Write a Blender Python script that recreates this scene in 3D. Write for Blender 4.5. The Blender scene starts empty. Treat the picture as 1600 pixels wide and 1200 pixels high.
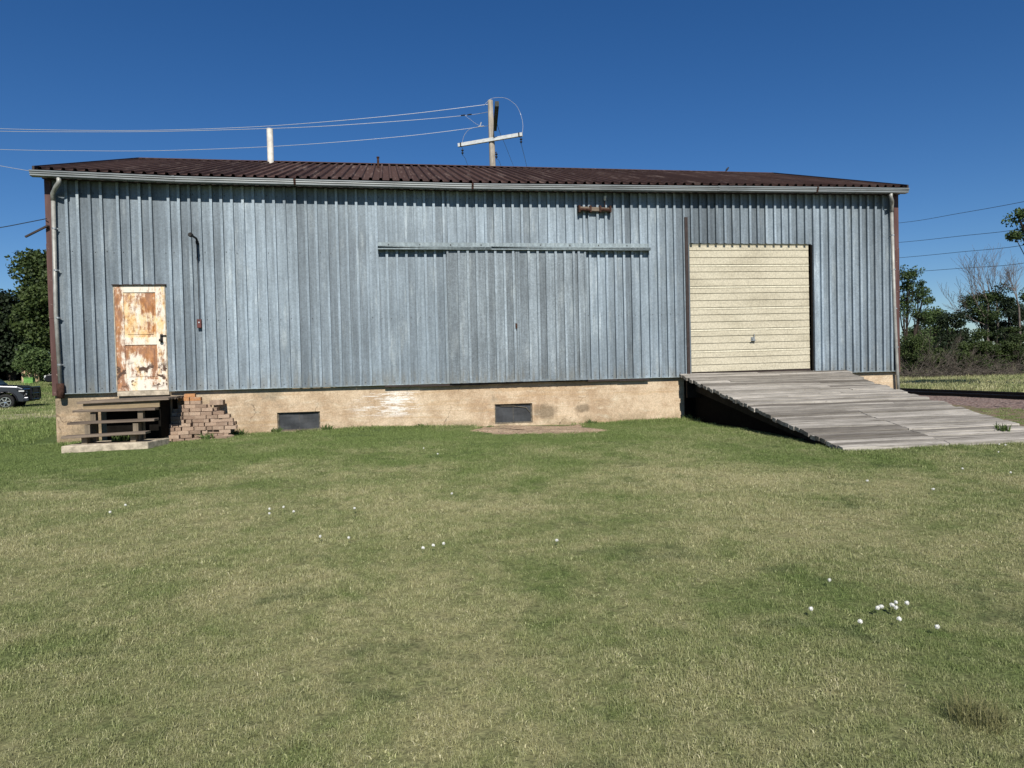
import bpy, math, random
import numpy as np
from mathutils import Vector, Matrix, Euler
random.seed(7); RNG = np.random.default_rng(7)
sc = bpy.context.scene
COL = sc.collection
rad = math.radians

# ------------------------------------------------------------------ camera
FPX = 1110.0; CH = 1.5
YAW, PIT, ROL = rad(9.56), -0.0234, -0.024
_R0 = Vector((math.cos(YAW), -math.sin(YAW), 0)); _F0 = Vector((math.sin(YAW), math.cos(YAW), 0)); _Z = Vector((0, 0, 1))
FW = _F0*math.cos(PIT) + _Z*math.sin(PIT); _U0 = _Z*math.cos(PIT) - _F0*math.sin(PIT)
RT = _R0*math.cos(ROL) + _U0*math.sin(ROL); UP = -_R0*math.sin(ROL) + _U0*math.cos(ROL)
CAM = Vector((0, 0, CH))
cd = bpy.data.cameras.new('camera'); cam = bpy.data.objects.new('camera', cd); COL.objects.link(cam)
cd.sensor_width = 36; cd.lens = 36*FPX/1600; cd.clip_start = .05; cd.clip_end = 3000
M = Matrix.Identity(4)
for i in range(3):
    M[i][0] = RT[i]; M[i][1] = UP[i]; M[i][2] = -FW[i]; M[i][3] = CAM[i]
cam.matrix_world = M
sc.camera = cam

def ray(u, v): return FW + RT*((u-800)/FPX) + UP*((600-v)/FPX)
def PY(u, v, Y=14.5):                     # surveyed point of the photo on the plane y = Y
    d = ray(u, v); return CAM + d*(Y/d.y)
def PZ(u, v, z):
    d = ray(u, v); return CAM + d*((z-CH)/d.z)
def PG(u, v, it=12):                      # point of the photo on the ground
    z = .25
    for _ in range(it):
        p = PZ(u, v, z); z = .5*z+.5*ground_z(p.x, p.y)
    return p
def ss(a, b, x):
    t = np.clip((np.asarray(x, float)-a)/(b-a), 0, 1); return t*t*(3-2*t)
def ground_z(x, y):
    x = np.asarray(x, float); y = np.asarray(y, float)
    g = .07 + .20*ss(2, 12, y)
    g = g + ss(9, 14, y)*(1-ss(14.6, 20, y))*(.065*np.exp(-((x+.8)/2.6)**2) - .035*ss(-5, -6.6, x))
    w = ss(-5.5, -9, x)
    g = g + w*(-.30*ss(15, 36, y) + 1.22*ss(41.5, 57, y))
    g = g + .012*np.sin(x*2.3+np.sin(y*1.7)*1.3)*np.sin(y*2.1+1.1*np.sin(x*1.3)) + .006*np.sin(x*6.1+y*2.2)*np.sin(y*5.3-x*1.9)
    return g
def gz(x, y): return float(ground_z(x, y))

# ------------------------------------------------------------------ world and light
SUN_EL, SUN_AZ = rad(40), rad(3)
w = bpy.data.worlds.new("World"); sc.world = w; w.use_nodes = True
nt = w.node_tree; bg = nt.nodes['Background']
sky = nt.nodes.new('ShaderNodeTexSky'); sky.sky_type = 'NISHITA'; sky.sun_disc = False
sky.sun_elevation = SUN_EL; sky.sun_rotation = math.pi+SUN_AZ; sky.altitude = 600; sky.air_density = 1.0; sky.dust_density = 0; sky.ozone_density = 3.2
hs = nt.nodes.new('ShaderNodeHueSaturation'); hs.inputs['Hue'].default_value = .502; hs.inputs['Saturation'].default_value = 1.27
nt.links.new(sky.outputs[0], hs.inputs['Color']); tn = nt.nodes.new('ShaderNodeMix'); tn.data_type = 'RGBA'; tn.blend_type = 'MULTIPLY'; tn.inputs[0].default_value = 1; tn.inputs[7].default_value = (.88, .98, 1.14, 1)
nt.links.new(hs.outputs[0], tn.inputs[6]); nt.links.new(tn.outputs[2], bg.inputs[0]); bg.inputs[1].default_value = .060
sl = bpy.data.lights.new('sun', 'SUN'); sl.energy = 5.0; sl.angle = rad(.53); sl.color = (1, .95, .86)
sun = bpy.data.objects.new('sun', sl); COL.objects.link(sun)
SD = Vector((-math.sin(SUN_AZ)*math.cos(SUN_EL), -math.cos(SUN_AZ)*math.cos(SUN_EL), math.sin(SUN_EL)))
sun.rotation_euler = SD.to_track_quat('Z', 'Y').to_euler(); sun.location = SD*60
sc.view_settings.view_transform = 'Standard'; sc.view_settings.look = 'None'
sc.view_settings.exposure = .25; sc.view_settings.gamma = 1
sc.cycles.max_bounces = 6; sc.cycles.diffuse_bounces = 3; sc.cycles.transparent_max_bounces = 8

# ------------------------------------------------------------------ materials
class NT:
    def __init__(s, name, rough=.8, metal=0, spec=.3):
        s.m = bpy.data.materials.new(name); s.m.use_nodes = True; s.t = s.m.node_tree
        s.p = s.t.nodes['Principled BSDF']; s.out = s.t.nodes['Material Output']
        s.p.inputs['Roughness'].default_value = rough; s.p.inputs['Metallic'].default_value = metal
        s.p.inputs['Specular IOR Level'].default_value = spec
    def n(s, t, **k):
        n = s.t.nodes.new('ShaderNode'+t)
        for a, v in k.items(): setattr(n, a, v)
        return n
    def put(s, sock, v):
        if isinstance(v, bpy.types.NodeSocket): s.t.links.new(v, sock)
        elif isinstance(v, (tuple, list)) and len(v) == 3 and sock.type == 'RGBA': sock.default_value = (*v, 1)
        else: sock.default_value = v
    def pos(s, scale=(1, 1, 1), obj=False, off=(0, 0, 0)):
        o = s.n('TexCoord').outputs['Object'] if obj else s.n('NewGeometry').outputs['Position']
        mp = s.n('Mapping'); s.put(mp.inputs[0], o); mp.inputs['Scale'].default_value = scale; mp.inputs['Location'].default_value = off
        return mp.outputs[0]
    def noise(s, vec, scale=5, detail=4, rough=.55, dist=0):
        n = s.n('TexNoise'); s.put(n.inputs['Vector'], vec); n.inputs['Scale'].default_value = scale
        n.inputs['Detail'].default_value = detail; n.inputs['Roughness'].default_value = rough; n.inputs['Distortion'].default_value = dist
        return n.outputs['Fac']
    def vor(s, vec, scale=5, out='Color', feature='F1'):
        n = s.n('TexVoronoi', feature=feature); s.put(n.inputs['Vector'], vec); n.inputs['Scale'].default_value = scale
        return n.outputs[out]
    def ramp(s, fac, a, b, lo=0., hi=1.):
        n = s.n('MapRange', interpolation_type='SMOOTHSTEP'); s.put(n.inputs['Value'], fac)
        s.put(n.inputs['From Min'], a); s.put(n.inputs['From Max'], b); n.inputs['To Min'].default_value = lo; n.inputs['To Max'].default_value = hi
        return n.outputs[0]
    def mix(s, fac, a, b, blend='MIX'):
        n = s.n('Mix', data_type='RGBA', blend_type=blend); s.put(n.inputs[0], fac); s.put(n.inputs[6], a); s.put(n.inputs[7], b)
        return n.outputs[2]
    def math(s, op, a, b=0., c=0.):
        n = s.n('Math', operation=op); s.put(n.inputs[0], a); s.put(n.inputs[1], b)
        if op in ('MULTIPLY_ADD',): s.put(n.inputs[2], c)
        return n.outputs[0]
    def attr(s, name='tint'):
        return s.n('Attribute', attribute_name=name).outputs['Fac']
    def xyz(s, vec):
        n = s.n('SeparateXYZ'); s.put(n.inputs[0], vec); return n.outputs
    def scale(s, col, fac):                 # colour times a number
        n = s.n('VectorMath', operation='SCALE'); s.put(n.inputs[0], col); s.put(n.inputs['Scale'], fac); return n.outputs[0]
    def color(s, c): s.put(s.p.inputs['Base Color'], c); return s
    def bump(s, h, strength=.3, dist=.01):
        b = s.n('Bump'); b.inputs['Strength'].default_value = strength; b.inputs['Distance'].default_value = dist
        s.put(b.inputs['Height'], h); s.t.links.new(b.outputs[0], s.p.inputs['Normal']); return s

def simple(name, c, rough=.7, metal=0, spec=.3, var=.25, scale=12, obj=False):
    k = NT(name, rough, metal, spec); v = k.pos(obj=obj)
    f = k.ramp(k.noise(v, scale, 5, .65), .3, .7, 1-var, 1+var)
    return k.color(k.scale(tuple(c), f)).bump(k.noise(v, scale*4, 3), .12, .005).m

MT = {}
def siding_mat(name, base, spangle=.16, worn=.0):
    k = NT(name, .55, .1, .25); v = k.pos()
    t = k.attr('tint')
    sp = k.xyz(k.vor(v, 34))[0]; sp2 = k.xyz(k.vor(v, 75))[1]
    f = k.ramp(sp, 0, 1, 1-spangle, 1+spangle); f2 = k.ramp(sp2, 0, 1, 1-spangle*.9, 1+spangle*.9)
    st = k.ramp(k.noise(k.pos((7, 7, .35)), 2.2, 5, .6), .3, .72, .76, 1.15)
    bl = k.ramp(k.noise(v, .55, 3, .55), .36, .66, .86, 1.09)
    wave = k.n('TexWave', wave_type='BANDS', bands_direction='Z'); k.put(wave.inputs['Vector'], v)
    wave.inputs['Scale'].default_value = 17; wave.inputs['Distortion'].default_value = .6; wave.inputs['Detail'].default_value = 1
    lines = k.ramp(wave.outputs['Fac'], 0, 1, .90, 1.06)
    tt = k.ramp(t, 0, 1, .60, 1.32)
    f = k.math('MULTIPLY', f, f2)
    for g in (st, bl, lines, tt): f = k.math('MULTIPLY', f, g)
    # grey-white oxidised patches, uneven
    ox = k.ramp(k.noise(k.pos((3, 3, .6), off=(3, 0, 1)), 1.6, 6, .7), .52, .74, 0, .55)
    c = k.mix(ox, k.scale(base, f), k.scale((.40, .45, .47), f))
    z = k.xyz(v)[2]
    dirt = k.math('MULTIPLY', k.ramp(z, 1.62, 1.22, 0, .55), k.ramp(k.noise(k.pos((9, 9, 1.2)), 1.5, 4), .4, .65))
    c = k.mix(dirt, c, (.17, .165, .14)); c = k.mix(k.ramp(t, 1.4, 1.8), c, (.03, .028, .026))
    k.color(c)
    hb = k.math('ADD', k.math('MULTIPLY', wave.outputs['Fac'], .5), k.math('MULTIPLY', k.noise(v, 2.2, 3), 3.5))
    return k.bump(hb, .22, .004).m
MT['siding'] = siding_mat('galvanised_siding', (.208, .253, .292), .09)
MT['siding_door'] = siding_mat('galvanised_door_sheet', (.205, .243, .272), .12)
MT['track'] = siding_mat('galvanised_track', (.25, .30, .32), .08)

k = NT('brown_roof_paint', .7, 0, .12); v = k.pos()
t = k.attr('tint')
st = k.noise(k.pos((6, .35, .35)), 1.6, 5, .7); fade = k.ramp(st, .52, .72, 0, .85)
c = k.mix(k.ramp(t, 0, 1), (.046, .026, .020), (.078, .046, .036)); c = k.mix(fade, c, (.19, .14, .115))
pat = k.ramp(k.noise(v, 1.1, 6, .7), .56, .66, 0, .5); c = k.mix(pat, c, (.10, .06, .05))
MT['roof'] = k.color(c).bump(k.noise(v, 9, 4), .15, .01).m

k = NT('gutter_paint', .42, .1, .5); v = k.pos()
c = k.mix(k.ramp(k.noise(k.pos((.5, 4, 4)), 2.2, 5, .7), .38, .7), (.225, .245, .25), (.11, .12, .122))
c = k.mix(k.ramp(k.noise(k.pos((2, 12, 12)), 3, 5, .7), .60, .74, 0, .7), c, (.12, .11, .095))
MT['gutter'] = k.color(c).m
MT['downspout'] = simple('downspout_metal', (.29, .29, .268), .5, .2, .4, .22, 7)
k = NT('brown_trim_paint', .6, 0, .3); v = k.pos()
c = k.mix(k.ramp(k.noise(k.pos((6, 6, 1)), 1.5, 5), .35, .7), (.072, .034, .030), (.115, .062, .055))
c = k.mix(k.ramp(k.noise(v, 18, 3, .7), .66, .72), c, (.32, .25, .22))
MT['trim'] = k.color(c).m
MT['dark_trim'] = simple('dark_brown_steel', (.035, .024, .021), .6)
MT['black'] = simple('black_rubber', (.012, .012, .012), .7)
MT['void'] = simple('creosote_and_shade_black', (.008, .007, .006), .9, 0, .05)  # near-black: creosote of the ties, shade painted into ramp and step boards
MT['rust'] = simple('rusted_iron', (.055, .028, .02), .85, .2, .2, .5, 25)
MT['darkiron'] = simple('dark_iron', (.022, .02, .019), .6, .3, .3)
MT['pipe'] = simple('cream_pipe_paint', (.66, .62, .55), .55, 0, .3, .16, 6)
MT['galv'] = simple('galvanised_hardware', (.34, .36, .37), .45, .6, .5)

# concrete foundation -------------------------------------------------
k = NT('tan_concrete', .92, 0, .15); v = k.pos()
b = k.mix(k.ramp(k.noise(v, 1.9, 8, .74), .36, .64), (.58, .46, .325), (.395, .285, .185))
b = k.mix(k.ramp(k.noise(k.pos((1, 1, 3.5)), 2.4, 6, .7), .52, .74, 0, .8), b, (.62, .55, .42))
bo = k.noise(k.pos((.25, .25, 7)), 2.0, 3, .6)
b = k.mix(k.math('MULTIPLY', k.ramp(k.noise(v, 3.2, 7, .75, .6), .55, .70), .42), b, (.33, .25, .165)); b = k.mix(k.ramp(bo, .55, .66, 0, .55), b, (.42, .29, .165))
x, y, z = k.xyz(v)
leftdirt = k.ramp(x, -1.6, -5.4, 0, 1)
b = k.mix(k.math('MULTIPLY', leftdirt, k.ramp(k.noise(v, 2.6, 6, .7), .40, .60, .15, .9)), b, (.235, .185, .125))
b = k.mix(k.math('MULTIPLY', k.ramp(k.noise(v, 1.0, 5, .7), .60, .72, 0, .6), k.ramp(z, .3, 1.0, .3, 1)), b, (.26, .225, .165))
top = k.math('MULTIPLY', k.ramp(z, 1.06, 1.18, 0, 1), k.ramp(k.noise(k.pos((1.2, 1, 5)), 2.5, 5, .7), .42, .6, .1, .75))
b = k.mix(top, b, (.33, .28, .20))
low = k.math('MULTIPLY', k.ramp(z, .52, .30, 0, 1), k.ramp(k.noise(v, 3, 5, .7), .42, .6, 0, .6))
b = k.mix(low, b, (.22, .17, .10))
# brushed white paint
bx = k.math('MULTIPLY', k.ramp(x, -1.05, -.35), k.ramp(x, .78, .35)); bz = k.math('MULTIPLY', k.ramp(z, .52, .66), k.ramp(z, 1.12, 1.0))
brush = k.noise(k.pos((1.3, 1, 13), off=(2, 0, .2)), 2.1, 8, .8, .3)
dens = k.math('ADD', brush, k.math('MULTIPLY', k.ramp(k.math('ABSOLUTE', k.math('ADD', x, -.02)), .42, .0), .10))
wp = k.math('MULTIPLY', k.math('MULTIPLY', bx, bz), k.ramp(dens, .52, .61))
b = k.mix(k.math('MULTIPLY', wp, .85), b, (.80, .77, .72))
# dark stain right of the centre window and at the right
for (cx, cz, rx, rz, a) in ((3.15, .56, .30, .17, .75), (3.95, .60, .17, .10, .7), (-5.5, .72, .35, .2, .5), (-4.95, .95, .3, .12, .4)):
    d = k.math('ADD', k.math('POWER', k.math('DIVIDE', k.math('ADD', x, -cx), rx), 2), k.math('POWER', k.math('DIVIDE', k.math('ADD', z, -cz), rz), 2))
    d = k.math('ADD', d, k.math('MULTIPLY', k.math('ADD', k.noise(v, 7, 5, .7), -.5), 2.2))
    b = k.mix(k.ramp(d, 1.3, .2, 0, a), b, (.15, .115, .075))
# cracks
cr = k.n('TexVoronoi', feature='DISTANCE_TO_EDGE'); wv = k.n('VectorMath', operation='ADD')
nn = k.n('TexNoise'); k.put(nn.inputs['Vector'], v); nn.inputs['Scale'].default_value = 3; nn.inputs['Detail'].default_value = 5
sc_ = k.n('VectorMath', operation='SCALE'); k.put(sc_.inputs[0], nn.outputs['Color']); sc_.inputs['Scale'].default_value = .5
k.put(wv.inputs[0], v); k.put(wv.inputs[1], sc_.outputs[0]); k.put(cr.inputs['Vector'], wv.outputs[0]); cr.inputs['Scale'].default_value = .85
crk = k.math('MULTIPLY', k.ramp(cr.outputs['Distance'], .007, .002), k.ramp(k.noise(v, 1.7, 2), .50, .60))
b = k.mix(k.math('MULTIPLY', crk, .7), b, (.10, .075, .05))
fine = k.ramp(k.noise(v, 38, 6, .8), .3, .7, .74, 1.18)
k.color(k.scale(b, fine))
MT['concrete'] = k.bump(k.math('ADD', k.noise(v, 12, 6, .7), k.math('MULTIPLY', bo, 1.2)), .35, .012).m
MT['pad'] = simple('grey_concrete_pad', (.40, .345, .265), .95, 0, .1, .35, 9)

# rusty door ----------------------------------------------------------
def door_paint(name, upper):
    k = NT(name, .7, 0, .25); v = k.pos(); x, y, z = k.xyz(v)
    white = (.72, .66, .56)
    n1 = k.noise(k.pos((3.2, 3, 1.3)), 1.9, 7, .72); n2 = k.noise(v, 5, 7, .75); n3 = k.noise(k.pos((9, 9, 2.4), off=(5, 2, 1)), 2.2, 6, .7)
    wash = k.mix(k.ramp(n2, .35, .65), (.72, .55, .30), (.62, .37, .15))
    c = k.mix(k.ramp(n1, *( (.36, .56) if upper == 1 else (.50, .64))), white, wash)
    rz = .0 if upper == 1 else 0
    rust = k.mix(k.ramp(n3, .4, .6), (.40, .16, .05), (.22, .085, .035))
    lx = k.ramp(x, -4.9, -5.1, 0, .13) if upper == 0 else k.math('MULTIPLY', k.ramp(x, -4.75, -4.42), .10)
    thr = k.math('ADD', k.math('MULTIPLY', n2, .5), k.math('MULTIPLY', n3, .5))
    thr = k.math('ADD', thr, lx)
    if upper == 1: thr = k.math('ADD', thr, k.ramp(z, 2.55, 2.95, 0, .06))
    if upper == 2: thr = k.math('ADD', thr, k.ramp(z, 1.72, 2.02, 0, .14))
    c = k.mix(k.ramp(thr, .492, .63, 0, .9), c, rust)
    if upper != 1:
        fl = k.noise(k.pos((1, 1, 1), off=(1, 1, 7)), 6.5, 4, .6)
        zz = k.math('MULTIPLY', k.ramp(z, 1.25, 1.35), k.ramp(z, 1.82, 1.66))
        c = k.mix(k.math('MULTIPLY', k.ramp(fl, .53, .59), zz), c, (.085, .05, .035))
    k.color(k.scale(c, k.ramp(k.noise(v, 60, 4), .3, .7, .9, 1.08)))
    return k.bump(k.noise(v, 18, 5, .7), .3, .006).m
MT['door_frame'] = door_paint('peeling_white_paint', 0); MT['door_up'] = door_paint('rust_washed_panel', 1); MT['door_low'] = door_paint('flaking_panel', 2)

k = NT('cream_door_paint', .55, 0, .35); v = k.pos()
st = k.ramp(k.noise(v, 26, 6, .8), .32, .68, .70, 1.14)
c = k.mix(k.ramp(k.noise(k.pos((.6, 1, 2.2)), 1.6, 5, .65), .4, .7), (.52, .475, .36), (.42, .38, .28))
c = k.mix(k.ramp(k.attr('tint'), 0, 1), c, (.68, .635, .49))  # tint lightens the bands as a painted highlight
MT['cream'] = k.color(k.scale(c, st)).bump(k.noise(v, 26, 5, .7), .5, .006).m

def wood(name, a, b, dark, axis=0, rough=.9, darkness=.5, fy=1):
    k = NT(name, rough, 0, .12)
    s1 = [9*fy]*3; s1[axis] = .5 if fy == 1 else .38; s2 = [38*fy]*3; s2[axis] = .9 if fy == 1 else 1.3
    t = k.attr('tint')
    off = k.n('CombineXYZ'); k.put(off.inputs[1 if axis == 0 else 0], k.math('MULTIPLY', t, 37.)); k.put(off.inputs[2], k.math('MULTIPLY', t, 13.))
    def vec(s):
        ad = k.n('VectorMath', operation='ADD'); k.put(ad.inputs[0], k.n('NewGeometry').outputs['Position']); k.put(ad.inputs[1], off.outputs[0])
        mp = k.n('Mapping'); k.put(mp.inputs[0], ad.outputs[0]); mp.inputs['Scale'].default_value = s; return mp.outputs[0]
    g1 = k.noise(vec(s1), 1, 6, .65); g2 = k.noise(vec(s2), 1, 4, .7)
    c = k.mix(k.ramp(g1, .35, .66), a, b); c = k.mix(k.ramp(t, 0, 1, 0, .35 if fy == 1 else .72), c, dark)
    c = k.mix(k.ramp(g2, .53, .66, 0, darkness), c, dark)
    st = k.ramp(k.noise(k.pos((.8, 2.5, 1)), 2.2, 6, .75), .35, .65, .80, 1.10)
    c = k.scale(c, st)
    if fy != 1: c = k.mix(k.ramp(k.noise(k.pos((1, 2, 1)), 11, 5, .8), .58, .70, 0, .55), c, dark)
    return k.color(c).bump(g2, .5, .008).m
MT['deck'] = wood('weathered_grey_planks', (.485, .45, .40), (.225, .208, .182), (.065, .055, .045), 0, darkness=.9, fy=2.2)
MT['steps'] = wood('weathered_step_wood', (.27, .215, .165), (.14, .11, .088), (.05, .04, .032), 0, darkness=.8)
MT['fascia'] = wood('tan_step_board', (.36, .285, .18), (.25, .19, .115), (.10, .075, .045), 0)
MT['post'] = wood('weathered_post_wood', (.27, .225, .165), (.17, .14, .10), (.07, .055, .045), 2)
MT['polewood'] = wood('bleached_pole_wood', (.52, .475, .41), (.33, .29, .235), (.10, .08, .06), 2)
MT['beam'] = wood('dark_beam_wood', (.045, .037, .03), (.03, .024, .02), (.01, .008, .006), 0)
MT['arm'] = simple('grey_crossarm', (.50, .52, .52), .7, 0, .2, .15, 8)
MT['arm_dark'] = simple('dark_crossarm', (.045, .05, .045), .8, 0, .2, .3, 8)
MT['bark'] = simple('bark', (.04, .032, .026), .95, 0, .1, .4, 6)
MT['bark_grey'] = simple('dead_grey_wood', (.12, .10, .088), .95, 0, .1, .35, 8)
MT['twig'] = simple('dry_twigs', (.115, .098, .082), .95, 0, .1, .45, 3)
MT['ballast'] = None

def brick_mat(name, a, b):
    k = NT(name, .95, 0, .1); oi = k.n('ObjectInfo').outputs['Random']; v = k.pos()
    c = k.mix(k.ramp(oi, 0, 1), a, b)
    c = k.mix(k.ramp(k.noise(v, 11, 5, .7), .52, .72, 0, .55), c, (.45, .365, .29))
    c = k.mix(k.ramp(k.noise(v, 16, 5, .7), .60, .72, 0, .6), c, (.10, .065, .05))
    return k.color(k.scale(c, k.ramp(k.noise(v, 70, 4), .3, .7, .8, 1.15))).bump(k.noise(v, 45, 5), .4, .006).m
MT['brick'] = brick_mat('old_brick', (.24, .17, .125), (.39, .29, .215)); MT['brick_orange'] = brick_mat('orange_brick', (.42, .215, .10), (.36, .18, .085))

def leaf_mat(name, a, b, trans=.25):
    k = NT(name, .6, 0, .25); t = k.attr('tint'); oi = k.n('ObjectInfo').outputs['Random']
    c = k.mix(k.ramp(t, 0, 1), a, b); c = k.scale(c, k.math('MULTIPLY_ADD', oi, .3, .85))
    k.color(c)
    tr = k.n('BsdfTranslucent'); k.put(tr.inputs[0], c); mx = k.n('MixShader'); mx.inputs[0].default_value = trans
    k.t.links.new(k.p.outputs[0], mx.inputs[1]); k.t.links.new(tr.outputs[0], mx.inputs[2]); k.t.links.new(mx.outputs[0], k.out.inputs[0])
    return k.m
MT['leaf'] = leaf_mat('dark_leaves', (.022, .040, .014), (.070, .108, .032))
MT['leaf_olive'] = leaf_mat('olive_leaves', (.026, .044, .014), (.080, .112, .032))
MT['leaf_light'] = leaf_mat('light_leaves', (.045, .075, .025), (.10, .145, .048))
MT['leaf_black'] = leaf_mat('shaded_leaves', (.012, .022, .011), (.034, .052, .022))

# grass colours ---------------------------------------------------------
def lawn_colour(k, soil=False):
    v = k.n('NewGeometry').outputs['Position']; x, y, z = k.xyz(v)
    mp = k.n('Mapping'); k.put(mp.inputs[0], v); mp.inputs['Scale'].default_value = (1, 1, 0); p = mp.outputs[0]
    n1 = k.noise(p, .42, 5, .6, .4); n2 = k.noise(p, 1.7, 5, .65, .5); n3 = k.noise(p, 7, 4, .65)
    near = k.ramp(y, 13.6, 6.0)                       # worn, drier turf away from the building
    side = k.math('MULTIPLY', k.ramp(x, -2.2, -6.5, 0, .22), k.ramp(y, 4, 8))
    d = k.math('MULTIPLY_ADD', near, .33, .14)
    d = k.math('ADD', d, k.math('MULTIPLY', k.math('ADD', n1, -.5), 1.25))
    d = k.math('ADD', d, k.math('MULTIPLY', k.math('ADD', n2, -.5), .75))
    d = k.math('ADD', d, k.math('MULTIPLY', k.math('ADD', n3, -.5), .5))
    d = k.math('SUBTRACT', d, side)
    d = k.math('ADD', d, k.ramp(y, 15, 24, 0, .34))
    dry = k.ramp(d, .08, .80)
    q = k.n('Mapping'); k.put(q.inputs[0], v); q.inputs['Scale'].default_value = (1, 1.5, 0); q.inputs['Location'].default_value = (3.3, 8.1, 0)
    clo = k.noise(q.outputs[0], .95, 5, .65, .6)
    clover = k.math('MULTIPLY', k.ramp(clo, .575, .66), k.ramp(k.noise(p, 5, 3), .35, .55, .3, 1))
    return dry, clover, n3
k = NT('lawn_soil', .95, 0, .05)
dry, clover, n3 = lawn_colour(k)
c = k.mix(dry, (.095, .13, .042), (.26, .24, .125)); c = k.mix(k.math('MULTIPLY', clover, .5), c, (.045, .065, .025))
v = k.pos()
x, y, z = k.xyz(v)
c = k.scale(c, k.ramp(k.noise(v, 38, 4, .7), .3, .7, .55, 1.3))
bare = k.math('MULTIPLY', k.ramp(x, 9.6, 11.2), k.math('MULTIPLY', k.ramp(y, 6.5, 9.5), k.ramp(y, 24, 19)))
bare = k.math('MULTIPLY', bare, k.ramp(k.noise(v, 1.2, 5, .7), .35, .6, .5, 1))
c = k.mix(bare, c, (.20, .15, .105))
MT['lawn'] = k.color(c).bump(k.noise(v, 30, 5, .7), .8, .02).m
k = NT('grass_blades', .65, 0, .2)
dry, clover, n3 = lawn_colour(k)
t = k.attr('tint')
c = k.mix(dry, (.178, .238, .074), (.440, .415, .220))
straw = k.math('MULTIPLY', k.ramp(t, .74, .99), k.math('MULTIPLY_ADD', dry, .8, .12))
c = k.mix(straw, c, (.53, .49, .33)); c = k.mix(k.math('MULTIPLY', clover, .5), c, (.095, .14, .055))
c = k.scale(c, k.ramp(t, 0, 1, .62, 1.26)); k.color(c)
tr = k.n('BsdfTranslucent'); k.put(tr.inputs[0], c); mx = k.n('MixShader'); mx.inputs[0].default_value = .22
k.t.links.new(k.p.outputs[0], mx.inputs[1]); k.t.links.new(tr.outputs[0], mx.inputs[2]); k.t.links.new(mx.outputs[0], k.out.inputs[0])
MT['grass'] = k.m
MT['weed'] = leaf_mat('weed_leaves', (.055, .095, .026), (.12, .17, .05), .2)
MT['straw'] = leaf_mat('dry_tuft_blades', (.15, .155, .06), (.33, .31, .15), .25)
k = NT('pink_ballast', .95, 0, .1); v = k.pos()
cv = k.xyz(k.vor(v, 16)); c = k.mix(cv[0], (.46, .30, .25), (.62, .49, .43)); c = k.mix(k.ramp(cv[1], .75, .95), c, (.12, .085, .075))
MT['ballast'] = k.color(k.scale(c, k.ramp(k.vor(v, 16, 'Distance'), 0, .06, 1.05, .45))).bump(k.vor(v, 16, 'Distance'), 1, .04).m
k = NT('tan_gravel', .95, 0, .1); v = k.pos()
cv = k.xyz(k.vor(v, 45)); c = k.mix(cv[0], (.36, .25, .16), (.52, .40, .29)); c = k.mix(k.ramp(cv[1], .8, .95), c, (.14, .10, .07))
MT['gravel'] = k.color(k.scale(c, k.ramp(k.noise(v, 3, 5), .3, .7, .75, 1.1))).bump(k.vor(v, 45, 'Distance'), .9, .02).m
MT['path'] = simple('dirt_drive', (.30, .27, .165), .95, 0, .1, .3, 2.5)
MT['puff'] = simple('dandelion_down', (.66, .66, .62), .9, 0, .1, .08, 60)
MT['stem'] = simple('flower_stem', (.13, .17, .06), .7)
MT['screen'] = simple('dark_window_screen', (.035, .038, .042), .55, 0, .4, .3, 5)
MT['winframe'] = simple('weathered_window_frame', (.13, .115, .09), .9, 0, .1, .5, 14)
MT['wire'] = simple('bright_wire', (.44, .45, .47), .4, .3, .5, .05)
MT['wire_dark'] = simple('dark_wire', (.03, .032, .036), .5, 0, .3, .05)
MT['carpaint'] = simple('dark_silver_paint', (.055, .06, .07), .28, .6, .5, .03)
MT['hoodpaint'] = simple('dark_blue_grey_paint', (.03, .035, .048), .25, .3, .6, .03)
MT['blackpaint'] = simple('black_car_paint', (.010, .010, .012), .35, 0, .25, .03)
MT['glass'] = simple('dark_glass', (.02, .03, .03), .06, 0, .7, .02)
MT['chrome'] = simple('chrome', (.62, .62, .63), .18, .9, .6, .02)
MT['lamp'] = simple('clear_lamp', (.75, .75, .75), .15, .3, .7, .02)
MT['tyre'] = simple('tyre_rubber', (.018, .018, .018), .8, 0, .2, .2)
MT['greenbox'] = simple('green_paint', (.14, .30, .07), .6)
MT['tanbox'] = simple('tan_board', (.42, .31, .20), .8)
MT['redbox'] = simple('dull_red_box', (.10, .032, .028), .6)
MT['bird'] = simple('dark_feathers', (.02, .022, .03), .7)

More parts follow.
